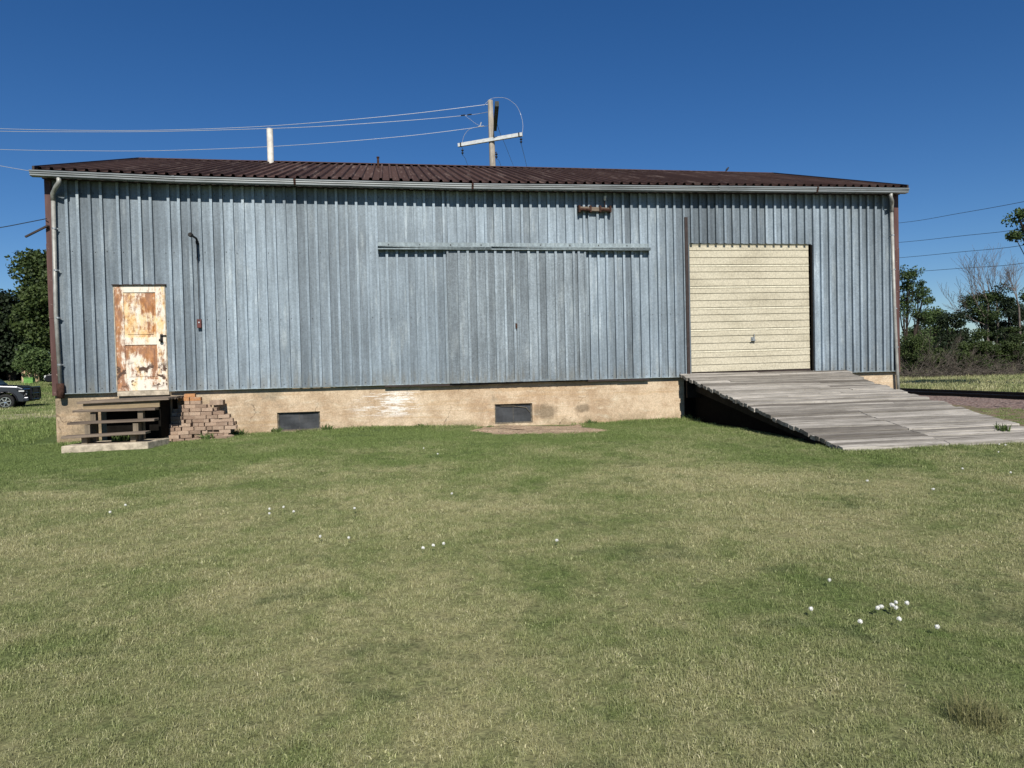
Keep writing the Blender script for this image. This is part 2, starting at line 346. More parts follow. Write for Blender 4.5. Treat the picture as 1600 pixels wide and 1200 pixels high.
# ------------------------------------------------------------------ mesh helpers
ORIG = {}
class MB:
    def __init__(s): s.v = []; s.f = []; s.t = []; s.tint = .5
    def face(s, *pts, tint=None):
        i = len(s.v); s.v += [tuple(p) for p in pts]; s.f.append(tuple(range(i, i+len(pts)))); s.t.append(s.tint if tint is None else tint); return s
    def add(s, vs, fs, tint=None):
        i = len(s.v); s.v += [tuple(p) for p in vs]; s.f += [tuple(a+i for a in f) for f in fs]; s.t += [s.tint if tint is None else tint]*len(fs); return s
    def box(s, lo, hi, rot=None, piv=None, tint=None):
        x0, y0, z0 = lo; x1, y1, z1 = hi
        vs = [Vector(p) for p in ((x0, y0, z0), (x1, y0, z0), (x1, y1, z0), (x0, y1, z0), (x0, y0, z1), (x1, y0, z1), (x1, y1, z1), (x0, y1, z1))]
        if rot is not None:
            c = Vector(piv) if piv is not None else (Vector(lo)+Vector(hi))/2
            vs = [c+rot@(p-c) for p in vs]
        return s.add(vs, [(0, 3, 2, 1), (4, 5, 6, 7), (0, 1, 5, 4), (1, 2, 6, 5), (2, 3, 7, 6), (3, 0, 4, 7)], tint)
    def tube(s, pts, r, n=8, cap=True, tint=None):
        pts = [Vector(p) for p in pts]; rs = r if isinstance(r, (list, tuple)) else [r]*len(pts)
        vs = []; fs = []; ref = None
        for i, p in enumerate(pts):
            d = (pts[min(i+1, len(pts)-1)]-pts[max(i-1, 0)]).normalized()
            if ref is None: ref = Vector((0, 0, 1)) if abs(d.z) < .9 else Vector((1, 0, 0))
            a = d.cross(ref).normalized(); b = d.cross(a).normalized(); ref = b.cross(d) if False else ref
            for j in range(n):
                q = 2*math.pi*j/n; vs.append(p+(a*math.cos(q)+b*math.sin(q))*rs[i])
        for i in range(len(pts)-1):
            for j in range(n):
                k2 = (j+1) % n; fs.append((i*n+j, i*n+k2, (i+1)*n+k2, (i+1)*n+j))
        if cap: fs.append(tuple(range(n-1, -1, -1))); fs.append(tuple((len(pts)-1)*n+j for j in range(n)))
        return s.add(vs, fs, tint)
    def lathe(s, c, axis, prof, n=20, tint=None):
        c = Vector(c); ax = Vector(axis).normalized(); ref = Vector((0, 0, 1)) if abs(ax.z) < .9 else Vector((1, 0, 0))
        a = ax.cross(ref).normalized(); b = ax.cross(a); vs = []; fs = []
        for (h, r) in prof:
            for j in range(n):
                q = 2*math.pi*j/n; vs.append(c+ax*h+(a*math.cos(q)+b*math.sin(q))*r)
        for i in range(len(prof)-1):
            for j in range(n):
                k2 = (j+1) % n; fs.append((i*n+j, i*n+k2, (i+1)*n+k2, (i+1)*n+j))
        return s.add(vs, fs, tint)
    def prism(s, poly, y0, y1, tint=None):           # polygon in (x, z), from y0 to y1
        n = len(poly); vs = [(x, y0, z) for x, z in poly]+[(x, y1, z) for x, z in poly]
        fs = [tuple(range(n)), tuple(range(2*n-1, n-1, -1))]+[(i, i+n, (i+1) % n+n, (i+1) % n) for i in range(n)]
        return s.add(vs, fs, tint)
    def build(s, name, mat, parent=None, smooth=False, bevel=0, xf=None):
        me = bpy.data.meshes.new(name); o = Vector(ORIG.get(parent.name, (0, 0, 0))) if parent else Vector((0, 0, 0))
        vs = s.v if xf is None else [xf@Vector(p) for p in s.v]
        me.from_pydata([(p[0]-o.x, p[1]-o.y, p[2]-o.z) for p in vs], [], s.f)
        a = me.attributes.new('tint', 'FLOAT', 'FACE'); a.data.foreach_set('value', s.t)
        me.materials.append(mat)
        if smooth: me.polygons.foreach_set('use_smooth', [True]*len(me.polygons))
        me.update()
        ob = bpy.data.objects.new(name, me); COL.objects.link(ob)
        if parent: ob.parent = parent; ORIG[ob.name] = tuple(o)
        if bevel:
            b = ob.modifiers.new('bevel', 'BEVEL'); b.width = bevel; b.segments = 2; b.limit_method = 'ANGLE'
        return ob
def tag(o, label=None, cat=None, group=None, kind=None):
    if label: o['label'] = label
    if cat: o['category'] = cat
    if group: o['group'] = group
    if kind: o['kind'] = kind
    return o
def thing(name, loc, label, cat, group=None):
    o = bpy.data.objects.new(name, None); o.empty_display_size = .2; COL.objects.link(o); o.location = loc; ORIG[o.name] = tuple(loc)
    return tag(o, label, cat, group)
def R3(x=0, y=0, z=0): return Euler((x, y, z)).to_matrix()
def rnd(a, b): return random.uniform(a, b)

# ------------------------------------------------------------------ ground
def grid_axis(lo, hi, near_lo, near_hi, step):
    a = list(np.arange(near_lo, near_hi+1e-6, step)); s = step; x = near_hi
    while x < hi: s *= 1.25; x += s; a.append(min(x, hi))
    s = step; x = near_lo
    while x > lo: s *= 1.25; x -= s; a.insert(0, max(x, lo))
    return np.array(a)
gx = grid_axis(-900, 900, -14, 20, .25); gy = grid_axis(-300, 1500, 0, 24, .25)
X, Y = np.meshgrid(gx, gy); Z = ground_z(X, Y)
nx, ny = len(gx), len(gy)
me = bpy.data.meshes.new('lawn')
idx = np.arange(nx*ny).reshape(ny, nx)
me.from_pydata(np.stack([X.ravel(), Y.ravel(), Z.ravel()], 1).tolist(), [], np.stack([idx[:-1, :-1].ravel(), idx[:-1, 1:].ravel(), idx[1:, 1:].ravel(), idx[1:, :-1].ravel()], 1).tolist())
me.materials.append(MT['lawn']); me.polygons.foreach_set('use_smooth', [True]*len(me.polygons))
lawn = bpy.data.objects.new('ground', me); COL.objects.link(lawn); tag(lawn, kind='structure')

def sheet(name, pts_fn, mat, nx, ny, lift, label=None):
    b = MB(); P = [[pts_fn(i/nx, j/ny) for i in range(nx+1)] for j in range(ny+1)]
    vs = [(x, y, gz(x, y)+lift(i/nx, j/ny)) for j, row in enumerate(P) for i, (x, y) in enumerate(row)]
    b.add(vs, [(j*(nx+1)+i, j*(nx+1)+i+1, (j+1)*(nx+1)+i+1, (j+1)*(nx+1)+i) for j in range(ny) for i in range(nx)])
    o = b.build(name, mat, smooth=True); tag(o, kind='structure'); return o
def edgefade(i, j): return -.03+.055*min(1, 6*min(i, 1-i, j, 1-j))
# gravel in front of the basement window
sheet('gravel_patch', lambda i, j: (1.35+2.75*i+.2*math.sin(9*j), 12.25+2.3*j+.16*math.sin(8*i)+(.22*(1-i) if j < .5 else 0)), MT['gravel'], 24, 16, edgefade)
# ballast bed beside and under the track
sheet('ballast_bed', lambda i, j: (12.9+.5*math.sin(j*17)+6.9*i, 12.5+56*j), MT['ballast'], 20, 80, lambda i, j: -.05+.09*min(1, 5*min(i, 1-i)))
# dirt drive beyond the left corner
def drive(i, j): return (-60+53.4*i, 25.5+9*j+.5*math.sin(i*9))
sheet('dirt_path', drive, MT['path'], 60, 6, edgefade)

# ------------------------------------------------------------------ warehouse
X0, X1, YW, YB = -6.25, 11.40, 14.5, 25.2
FL = 1.225
wh = thing('warehouse', (2.5, YW, .28), 'long blue grey ribbed metal warehouse with brown roof and tan concrete base', 'warehouse')
def sag(x): return float(np.interp(x, [-6.4, -3.9, 1.7, 6.9, 11.5], [5.155, 5.095, 5.062, 5.108, 5.15]))
ribpx = [105,122.5,141,159,170,185,201,219,236,251,264,280,296,312.5,330,346,362.5,379.5,396,412,428,444.5,461,477.5,493.4,509.6,525.5,541,556.4,572,587,602,617.6,632.6,647.6,662,677,692,699.5,714.5,729,743.6,757.4,772,786,800,814,828,842,856,870,884,898,911,919,932,945,958.6,972,985,998.5,1012,1026,1040,1052,1066.6,1079,1092.4,1105.4,1118,1131,1143.8,1156.5,1170,1182.6,1195.3,1208.7,1220.7,1232.3,1244.6,1257,1269.6,1281.2,1293.9,1306,1318.6,1330,1342,1353.7,1365.7,1377.3,1389]
RIBS = [PY(u, 312).x for u in ribpx]
TINT = {}
def tint_at(x):
    p = round(math.floor(x/1.02), 0); q = sum(1 for r in RIBS if r < x)
    if q not in TINT: TINT[q] = rnd(-.22, .22)
    if ('p', p) not in TINT: TINT[('p', p)] = rnd(.28, .78)
    base = TINT[('p', p)]
    if 6.3 < x < 9.3: base -= .12
    return min(1, max(0, base+TINT[q]))
def ribbed(b, xa, xb, z0, z1, ribs, y=YW, h=.058, flat=True, rw=.024, sl=.003, tfun=tint_at, drop=0):
    prof = [(xa, 0)]
    for r in ribs:
        if r-rw-sl > xa+.004 and r+rw+sl < xb-.004:
            prof += [(r-rw-sl, 0), (r-rw, h), (r+rw, h), (r+rw+sl, 0)]
            # small stiffener next to the rib
    prof.append((xb, 0))
    for (p, q) in zip(prof[:-1], prof[1:]):
        t = tfun((p[0]+q[0])/2)
        if p[1] > 0 and q[1] > 0: t = min(1.25, t+.30)       # rib tops lighter than the flats beside them
        za = z0(p[0]) if callable(z0) else z0; zb = z0(q[0]) if callable(z0) else z0
        ta = z1(p[0]) if callable(z1) else z1; tb = z1(q[0]) if callable(z1) else z1
        b.face((p[0], y-p[1], za), (q[0], y-q[1], zb), (q[0], y-q[1], tb), (p[0], y-p[1], ta), tint=t)
b = MB(); topz = lambda x: sag(x)+.12
def botz(x): return FL-.015+.008*math.sin(math.floor(x/1.02)*2.3)
DX0, DX1, DZ = -5.135, -4.225, 3.235            # entry door opening
RX0, RX1, RZ = 6.385, 9.245, 4.075              # roll-up door opening
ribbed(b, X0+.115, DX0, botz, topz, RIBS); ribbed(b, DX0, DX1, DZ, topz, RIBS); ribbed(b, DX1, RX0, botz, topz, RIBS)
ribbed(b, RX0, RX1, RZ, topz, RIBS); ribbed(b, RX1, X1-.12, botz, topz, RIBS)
for zr in (FL+.06, 2.55, 3.85, 4.95):                 # screw heads along the sheets
    for x in RIBS:
        x2 = x+(.085 if zr < 1.5 else .06)
        if DX0-.03 < x2 < DX1+.03 and zr < DZ: continue
        if RX0-.1 < x2 < RX1+.05 and zr < RZ: continue
        if zr > 1.5 and random.random() < .35: continue
        zj = zr+rnd(-.015, .015); b.box((x2-.006, YW-.010, zj-.006), (x2+.006, YW-.0005, zj+.006), tint=2)
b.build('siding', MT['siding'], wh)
b = MB()
for xa, xb in ((X0+.115, DX0-.01), (DX1+.03, 6.24), (RX1+.02, X1-.12)):
    n = max(1, int((xb-xa)/3.0))
    b = MB()
    for i in range(n): p, q = xa+(xb-xa)*i/n, xa+(xb-xa)*(i+1)/n-.003; b.box((p, YW-.062, FL-.024), (q, YW-.001, FL-.012+.004*(i % 2)), tint=rnd(.3, .9))
    b.build('base_flashing', MT['track'], wh)
# other three walls
def ribs_range(a, c): return list(np.arange(a+.1, c, .205))
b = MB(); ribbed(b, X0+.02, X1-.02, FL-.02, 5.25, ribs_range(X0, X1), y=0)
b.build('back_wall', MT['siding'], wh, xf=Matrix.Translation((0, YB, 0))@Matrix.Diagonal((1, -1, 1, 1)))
RIDGE_Y, RIDGE_Z, EAVE_Y = 19.85, 7.10, 14.22
def gable_top(y): return 5.37+(RIDGE_Z-.04-5.37)*(1-abs(y-RIDGE_Y)/(RIDGE_Y-14.5))
for sx, xx in ((-1, X0+.02), (1, X1-.02)):
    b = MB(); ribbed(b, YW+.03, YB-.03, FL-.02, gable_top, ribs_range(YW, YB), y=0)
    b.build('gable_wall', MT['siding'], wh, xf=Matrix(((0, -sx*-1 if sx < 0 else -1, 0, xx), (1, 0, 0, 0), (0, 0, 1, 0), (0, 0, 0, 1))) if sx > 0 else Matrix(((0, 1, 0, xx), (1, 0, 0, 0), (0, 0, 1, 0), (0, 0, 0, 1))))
# corner trims
for xa, xb in ((X0, X0+.112), (X1-.115, X1)):
    b = MB()
    for (za, zb) in ((FL-.05, 2.62), (2.615, 4.0), (3.995, sag(xa)+.08)):
        e = .004 if za > 2 and za < 3 else 0
        b.box((xa-e, YW-.034-e, za), (xb+e, YW+.12, zb))
    b.build('corner_trim', MT['trim'], wh, bevel=.004)
# foundation with window openings
b = MB(); W = [(-2.25, -1.432, .352, .72), (2.072, 2.866, .335, .745)]
yf = YW+.035; zt = FL; zb = -.4
def wallpiece(xa, xb, za, zc):
    n = max(1, int((xb-xa)/.5))
    for i in range(n):
        p, q = xa+(xb-xa)*i/n, xa+(xb-xa)*(i+1)/n; b.face((p, yf, za), (q, yf, za), (q, yf, zc), (p, yf, zc))
xs = [X0+.02]
for (wx0, wx1, wz0, wz1) in W:
    wallpiece(xs[-1], wx0, zb, zt); wallpiece(wx0, wx1, zb, wz0); wallpiece(wx0, wx1, wz1, zt); xs.append(wx1)
    d = .16
    b.face((wx0, yf, wz0), (wx0, yf, wz1), (wx0, yf+d, wz1), (wx0, yf+d, wz0)); b.face((wx1, yf, wz1), (wx1, yf, wz0), (wx1, yf+d, wz0), (wx1, yf+d, wz1))
    b.face((wx0, yf, wz1), (wx1, yf, wz1), (wx1, yf+d, wz1), (wx0, yf+d, wz1)); b.face((wx0, yf, wz0), (wx0, yf+d, wz0), (wx1, yf+d, wz0), (wx1, yf, wz0))
wallpiece(xs[-1], X1-.02, zb, zt)
L, Rr, Bk = X0+.02, X1-.02, YB-.03
b.face((L, yf, zb), (L, yf, zt), (L, Bk, zt), (L, Bk, zb)); b.face((Rr, yf, zt), (Rr, yf, zb), (Rr, Bk, zb), (Rr, Bk, zt))
b.face((L, Bk, zb), (L, Bk, zt), (Rr, Bk, zt), (Rr, Bk, zb)); b.face((L, yf, zt), (Rr, yf, zt), (Rr, Bk, zt), (L, Bk, zt))
fnd = b.build('foundation', MT['concrete'], wh)
for i, (wx0, wx1, wz0, wz1) in enumerate(W):
    f = MB(); t = .028; y0 = yf+.035
    f.box((wx0+.002, y0, wz1-t), (wx1-.002, y0+.05, wz1-.002)); f.box((wx0+.002, y0, wz0+.002), (wx1-.002, y0+.05, wz0+t))
    f.box((wx0+.002, y0+.001, wz0+t), (wx0+t, y0+.05, wz1-t)); f.box((wx1-t, y0+.001, wz0+t), (wx1-.002, y0+.05, wz1-t))
    xm = (wx0+wx1)/2; f.box((xm-.003, y0+.022, wz0+t), (xm+.003, y0+.04, wz1-t))
    wf = f.build('basement_window', MT['winframe'], wh, bevel=.003)
    g = MB(); n = 10
    for a in range(n):                               # a slightly buckled screen
        for c in range(5):
            def q(i2, j2):
                u, v2 = i2/n, j2/5; return (wx0+t+(wx1-wx0-2*t)*u, y0+.028+.008*math.sin(u*7+v2*4+i*2), wz0+t+(wz1-wz0-2*t)*v2)
            g.face(q(a, c), q(a+1, c), q(a+1, c+1), q(a, c+1))
    g.build('window_screen', MT['screen'], wf, smooth=True)
    if i == 1:
        g = MB(); g.tube([(wx0+.12, y0+.012, wz1-.045), (wx0+.4, y0+.006, wz1-.05), (wx1-.12, y0+.004, wz1-.09), (wx1-.05, y0+.003, wz1-.19)], .007, 6); g.build('loose_strip', MT['winframe'], wf)
# roof --------------------------------------------------------------
roof = MB()
def roof_z(x, t): return (sag(x)+.155)*(1-t)+RIDGE_Z*t
rr = .1965; rx_lo = -6.25; roofribs = list(np.arange(PY(563, 283, EAVE_Y).x-rr*32, 11.5, rr)); roofribs = [x for x in roofribs if rx_lo < x < 11.36]
rxa, rxb = -6.29, 11.41
RT_ = {}
def rt(x):
    q = int((x+50)/rr/4); RT_.setdefault(q, rnd(.2, .8)); return min(1, max(0, RT_[q]+rnd(-.12, .12)))
for back in (0, 1):
    ey = EAVE_Y if not back else 2*RIDGE_Y-EAVE_Y
    prof = [(rxa, 0)]
    for r in roofribs: prof += [(r-.036, 0), (r-.022, .044), (r+.022, .044), (r+.036, 0)]
    prof.append((rxb, 0))
    for p, q in zip(prof[:-1], prof[1:]):
        t = rt((p[0]+q[0])/2); N = 4
        for s in range(N):
            a, c = s/N, (s+1)/N
            A = (p[0], ey+(RIDGE_Y-ey)*a, roof_z(p[0], a)+p[1]); B = (q[0], ey+(RIDGE_Y-ey)*a, roof_z(q[0], a)+q[1])
            C = (q[0], ey+(RIDGE_Y-ey)*c, roof_z(q[0], c)+q[1]); D = (p[0], ey+(RIDGE_Y-ey)*c, roof_z(p[0], c)+p[1])
            roof.face(A, B, C, D, tint=t) if not back else roof.face(B, A, D, C, tint=t)
rf = roof.build('roof', MT['roof'], wh)
b = MB(); n = 12
for i in range(n):
    xa, xb = rxa-.02+(rxb-rxa+.04)*i/n, rxa-.02+(rxb-rxa+.04)*(i+1)/n-(.0 if i == n-1 else .004); dz = rnd(.0, .006)
    b.face((xa, RIDGE_Y-.16, RIDGE_Z-.006+dz), (xb, RIDGE_Y-.16, RIDGE_Z-.006+dz), (xb, RIDGE_Y, RIDGE_Z+.06+dz), (xa, RIDGE_Y, RIDGE_Z+.06+dz), tint=.7)
    b.face((xb, RIDGE_Y+.16, RIDGE_Z-.006+dz), (xa, RIDGE_Y+.16, RIDGE_Z-.006+dz), (xa, RIDGE_Y, RIDGE_Z+.06+dz), (xb, RIDGE_Y, RIDGE_Z+.06+dz), tint=.7)
b.build('ridge_cap', MT['roof'], rf)
for xa in (rxa-.03, rxb-.01):                        # rake trims
    b = MB()
    for back in (0, 1):
        ey = EAVE_Y-.03 if not back else 2*RIDGE_Y-EAVE_Y+.03
        z0 = roof_z(xa, 0)-.01
        vs = [(xa, ey, z0-.07), (xa+.04, ey, z0-.07), (xa+.04, ey, z0+.055), (xa, ey, z0+.055), (xa, RIDGE_Y, RIDGE_Z-.07), (xa+.04, RIDGE_Y, RIDGE_Z-.07), (xa+.04, RIDGE_Y, RIDGE_Z+.065), (xa, RIDGE_Y, RIDGE_Z+.065)]
        b.add(vs, [(0, 1, 2, 3), (0, 4, 5, 1), (1, 5, 6, 2), (2, 6, 7, 3), (3, 7, 4, 0)])
    b.build('rake_trim', MT['dark_trim'], rf)
# soffit and eave board
b = MB()
for i in range(36):
    xa, xb = rxa+.05+(rxb-rxa-.1)*i/36, rxa+.05+(rxb-rxa-.1)*(i+1)/36
    za, zc = sag(xa), sag(xb)
    b.face((xa, EAVE_Y+.15, za+.02), (xb, EAVE_Y+.15, zc+.02), (xb, EAVE_Y+.15, zc+.185), (xa, EAVE_Y+.15, za+.185)); b.face((xa, EAVE_Y+.15, za+.02), (xa, YW+.02, za+.03), (xb, YW+.02, zc+.03), (xb, EAVE_Y+.15, zc+.02))
b.build('eave_board', MT['dark_trim'], wh)
# gutter: k-style trough
GP = [(.15, .115), (.15, .010), (.05, .010), (.030, .018), (.030, .044), (.014, .058), (.016, .078), (.0, .088), (.0, .108), (.012, .114), (.014, .104)]
cuts = [-6.34, PY(272, 280, 14.2).x, PY(461, 287, 14.2).x, PY(738, 295, 14.2).x, PY(1121, 298, 14.2).x, PY(1275, 300, 14.2).x, 11.40]
g = MB(); yg = EAVE_Y-.10
for a, c in zip(cuts[:-1], cuts[1:]):
    n = max(3, int((c-a)/.5)); dz = rnd(-.004, .004); tilt = rnd(-.006, .006)
    for i in range(n):
        xa, xb = a-.004+(c-a+.010)*i/n, a-.004+(c-a+.010)*(i+1)/n
        for (p, q) in zip(GP[:-1], GP[1:]):
            za, zc = sag(xa)-.0+dz+tilt*(i/n-.5), sag(xb)+dz+tilt*((i+1)/n-.5)
            g.face((xa, yg+p[0], za+p[1]), (xb, yg+p[0], zc+p[1]), (xb, yg+q[0], zc+q[1]), (xa, yg+q[0], za+q[1]))
for xe in (cuts[0]-.003, cuts[-1]+.005): g.face(*[(xe, yg+p[0], sag(xe)+p[1]) for p in GP[:-1]])
gut = g.build('gutter', MT['gutter'], wh)
for xc in cuts[1:-1]:
    g = MB()
    for (p, q) in zip(GP[1:-2], GP[2:-1]):
        za = sag(xc); g.face((xc-.022, yg+p[0]-.006, za+p[1]-.003), (xc+.022, yg+p[0]-.006, za+p[1]-.003), (xc+.022, yg+q[0]-.006, za+q[1]+.002), (xc-.022, yg+q[0]-.006, za+q[1]+.002))
    g.build('gutter_joint', MT['gutter'] if rnd(0, 1) < .3 else MT['rust'], gut)
# downspouts
def downspout(xo, xw, pts, boot):
    g = MB(); g.tube(pts, .036, 12); d = g.build('downspout', MT['downspout'], wh, smooth=True)
    zt_ = sag(xo)
    e = MB(); e.tube([(xo, yg+.085, zt_+.01), (xo, yg+.085, zt_-.07), (xo-.4*(xo-xw), yg+.14, zt_-.15), (xw, YW-.085, zt_-.235), (xw, YW-.08, zt_-.36)], .041, 12)
    e.build('elbow', MT['downspout'], d, smooth=True)
    for zc in (4.27, 3.5, 2.62, 1.75):
        s = MB(); xx = np.interp(zc, [pts[-1][2], pts[0][2]], [pts[-1][0], pts[0][0]]); s.tube([(xx, YW-.08, zc-.014), (xx, YW-.08, zc+.014)], .042, 12); s.box((xx-.055, YW-.067, zc-.010), (xx+.06, YW-.060, zc+.010))
        s.build('strap', MT['galv'], d)
    return d
d = downspout(PY(92, 283, 14.2).x, PY(82, 305, 14.4).x, [(PY(82, 305, 14.4).x, YW-.08, sag(-6.2)-.32), (PY(87, 480, 14.42).x, YW-.08, 2.7), (PY(94, 590, 14.42).x, YW-.08, 1.33)], 1)
g = MB(); xb_ = PY(94, 600, 14.42).x
g.tube([(xb_, YW-.08, 1.40), (xb_+.005, YW-.085, 1.25), (xb_+.01, YW-.11, 1.13)], [.062, .066, .056], 12); g.build('outlet_boot', MT['rust'], d, smooth=True)
xr = PY(1394, 320, 14.4).x
d = downspout(PY(1392, 305, 14.2).x, xr, [(xr, YW-.08, sag(11)-.32), (PY(1398, 490, 14.42).x, YW-.08, 2.5), (PY(1402, 583, 14.42).x, YW-.08, 1.25), (PY(1404, 604, 14.42).x, YW-.08, .60)], 0)
# white vent pipe and rusty stub on the roof
g = MB(); p0 = PY(423, 250, 19.7); g.tube([(p0.x, 19.7, RIDGE_Z-.15), (p0.x, 19.7, 7.93)], .082, 16); g.lathe((p0.x, 19.7, 7.93), (0, 0, 1), [(0, .082), (.012, .087), (.02, .087), (.02, .07), (-.05, .068)], 16)
vp = g.build('vent_pipe', MT['pipe'], rf, smooth=False)
p0 = PY(591, 262, 18.6); zr = roof_z(p0.x, (18.6-EAVE_Y)/(RIDGE_Y-EAVE_Y)); g = MB(); g.tube([(p0.x, 18.6, zr-.05), (p0.x, 18.6, zr+.46-.20)], .03, 10); g.tube([(p0.x, 18.6, zr+.25), (p0.x, 18.6, zr+.28)], .04, 10); g.build('roof_stub', MT['rust'], rf)
# sliding doors, track, guide -----------------------------------------
tr0, tr1 = -.212, 5.45
g = MB()
for xa, xb, e in ((tr0, 2.06, 0), (2.06, tr1, .003)):
    g.box((xa+.002, YW-.064-e, 3.955), (xb, YW-.026, 4.055)); g.prism([(0, 0)], 0, 0) if False else None
    g.add([(xa, YW-.155-e, 3.90), (xb, YW-.155-e, 3.90), (xb, YW-.165-e, 3.955), (xa, YW-.165-e, 3.955), (xa, YW-.066, 3.985), (xb, YW-.066, 3.985), (xa, YW-.03, 3.90), (xb, YW-.03, 3.90)],
          [(0, 1, 3, 2), (2, 3, 5, 4), (0, 6, 7, 1), (6, 4, 5, 7), (0, 2, 4, 6), (1, 7, 5, 3)])
for x in np.arange(.0, 5.4, .62): g.box((x-.009, YW-.075, 4.0+rnd(-.01, .01)), (x+.009, YW-.064, 4.02), tint=2)
trk = g.build('door_track', MT['track'], wh)
for (xa, xb, seed) in ((1.152, 2.594, 1), (2.606, 4.048, 2)):
    b = MB(); yd = YW-.085
    rb = [r for r in [PY(u, 420, yd).x for u in (([717, 731, 745, 760, 774, 788, 802] if seed == 1 else [826, 840, 854, 868, 882, 896, 904]))]]
    zb_ = 1.205
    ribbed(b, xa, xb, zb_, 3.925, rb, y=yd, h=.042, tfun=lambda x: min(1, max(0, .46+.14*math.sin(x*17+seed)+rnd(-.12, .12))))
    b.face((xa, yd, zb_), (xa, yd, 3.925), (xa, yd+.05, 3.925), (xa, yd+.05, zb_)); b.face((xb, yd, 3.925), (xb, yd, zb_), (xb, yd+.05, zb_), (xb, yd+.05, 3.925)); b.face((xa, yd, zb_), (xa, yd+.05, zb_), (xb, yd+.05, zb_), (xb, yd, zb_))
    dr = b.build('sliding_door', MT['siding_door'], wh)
    f = MB()
    for (p, q, r, s) in ((xa-.004, zb_, xa+.035, 3.93), (xb-.035, zb_, xb+.004, 3.93), (xa+.035, zb_-.004, xb-.035, zb_+.045)):
        f.box((p, yd-.030, q), (r, yd-.001, s))
    f.build('door_edging', MT['siding_door'], dr)
    if seed == 1:
        f = MB(); f.box((2.52, yd-.055, 2.30), (2.56, yd-.03, 2.40)); f.build('door_pull', MT['rust'], dr)
b = MB()
for i in range(8):
    xa, xb = -.15+5.55*i/8, -.15+5.55*(i+1)/8; zc = 1.185-.012*math.sin(i*1.1); b.box((xa, YW-.065, zc-.02), (xb-.004, YW-.004, zc+.016))
b.build('door_guide', MT['dark_trim'], wh)
# entry door -----------------------------------------------------------
yd = YW-.012; b = MB()
w_ = DX1-DX0; a, c = DX0+.012, DX1-.012; z0, z1 = FL+.003, DZ-.012
def slab(x0_, x1_, za, zc, bump=0): b.box((x0_, yd-.004-bump, za), (x1_, yd+.03, zc))
slab(a, a+.155, z0, z1); slab(c-.165, c, z0, z1); slab(a+.155, c-.165, z1-.135, z1, -.001); slab(a+.155, c-.165, z0, z0+.205, -.001); slab(a+.155, c-.165, 2.095, 2.235, -.001)
dr = b.build('entry_door', MT['door_frame'], wh, bevel=.006)
tag(dr, 'rust streaked white panel door')
for nm, za, zc, m in (('upper', 2.236, z1-.136, 'door_up'), ('lower', z0+.206, 2.094, 'door_low')):
    p = MB(); xa, xb = a+.156, c-.166
    p.face((xa, yd+.014, za), (xb, yd+.014, za), (xb, yd+.014, zc), (xa, yd+.014, zc))
    p.box((xa+.05, yd+.004, za+.06), (xb-.05, yd+.013, zc-.06)); p.build('door_panel', MT[m], dr)
h = MB(); hx = PY(253, 528, yd).x; hz = PY(253, 528, yd).z
h.box((hx-.028, yd-.014, hz-.09), (hx+.022, yd-.005, hz+.07)); h.lathe((hx-.005, yd-.014, hz-.045), (0, -1, 0), [(0, .014), (.03, .014), (.035, .03), (.06, .032), (.075, .02), (.078, 0)], 14)
h.box((hx-.01, yd-.03, hz+.035), (hx+.085, yd-.016, hz+.055)); h.build('door_handle', MT['darkiron'], dr)
f = MB(); f.box((DX0-.02, YW-.05, DZ-.012), (DX1+.03, YW-.005, DZ+.008)); f.build('drip_strip', MT['dark_trim'], dr)
f = MB(); f.box((DX0-.006, yd-.006, z0), (a-.002, yd+.03, z1)); f.box((c+.002, yd-.006, z0), (DX1+.006, yd+.03, z1)); f.box((DX0+.01, YW-.035, FL-.09), (DX1+.02, YW+.033, FL-.002)); f.build('door_frame', MT['pad'], dr)
# roll-up door -----------------------------------------------------------
b = MB(); yd = YW+.035; rx0, rx1 = RX0+.012, RX1-.045; zt_, zb0 = RZ+.06, FL+.075
npan = 6; gro = []; ph = (zt_-zb0)/18.3
def dz_(x): return .016*(x-rx0)/(rx1-rx0)
z = zb0; i = 0; prof = []
while z < zt_-.02:
    z2 = min(zt_, z+ph); t = 0. ; last = (i % 3 == 2)
    prof += [(z, .022, .0), (z+.003, -.004, .0), (z2-(.050 if last else .022), 0, .1)]
    if last: prof += [(z2-.042, -.010, .9), (z2-.014, -.010, .2)]  # highlight on each section tongue put in through its tint
    prof += [(z2-.010, 0.0, .1), (z2-.008, .022, 0)]
    z = z2; i += 1
prof.append((zt_, 0, .1))
for p, q in zip(prof[:-1], prof[1:]):
    n = 6
    for s in range(n):
        xa, xb = rx0+(rx1-rx0)*s/n, rx0+(rx1-rx0)*(s+1)/n
        b.face((xa, yd+p[1], p[0]+dz_(xa)), (xb, yd+p[1], p[0]+dz_(xb)), (xb, yd+q[1], q[0]+dz_(xb)), (xa, yd+q[1], q[0]+dz_(xa)), tint=p[2]*rnd(.7, 1.2))
ro = b.build('roller_door', MT['cream'], wh); tag(ro, 'cream overhead door of ribbed panels')
f = MB(); f.box((rx0+.03, yd-.03, zb0-.035), (rx1, yd+.01, zb0-.002), R3(0, -.006, 0)); f.build('bottom_seal', MT['dark_trim'], ro)
h = MB(); p0 = PY(1175, 530, yd); h.box((p0.x-.03, yd-.03, p0.z-.045), (p0.x+.03, yd-.012, p0.z+.045)); h.tube([(p0.x-.005, yd-.03, p0.z), (p0.x-.005, yd-.06, p0.z)], .014, 8); h.box((p0.x-.06, yd-.07, p0.z-.035), (p0.x+.055, yd-.055, p0.z-.015)); h.box((p0.x+.032, yd-.04, p0.z-.07), (p0.x+.044, yd-.012, p0.z+.11)); h.build('door_handle', MT['galv'], ro)
f = MB()
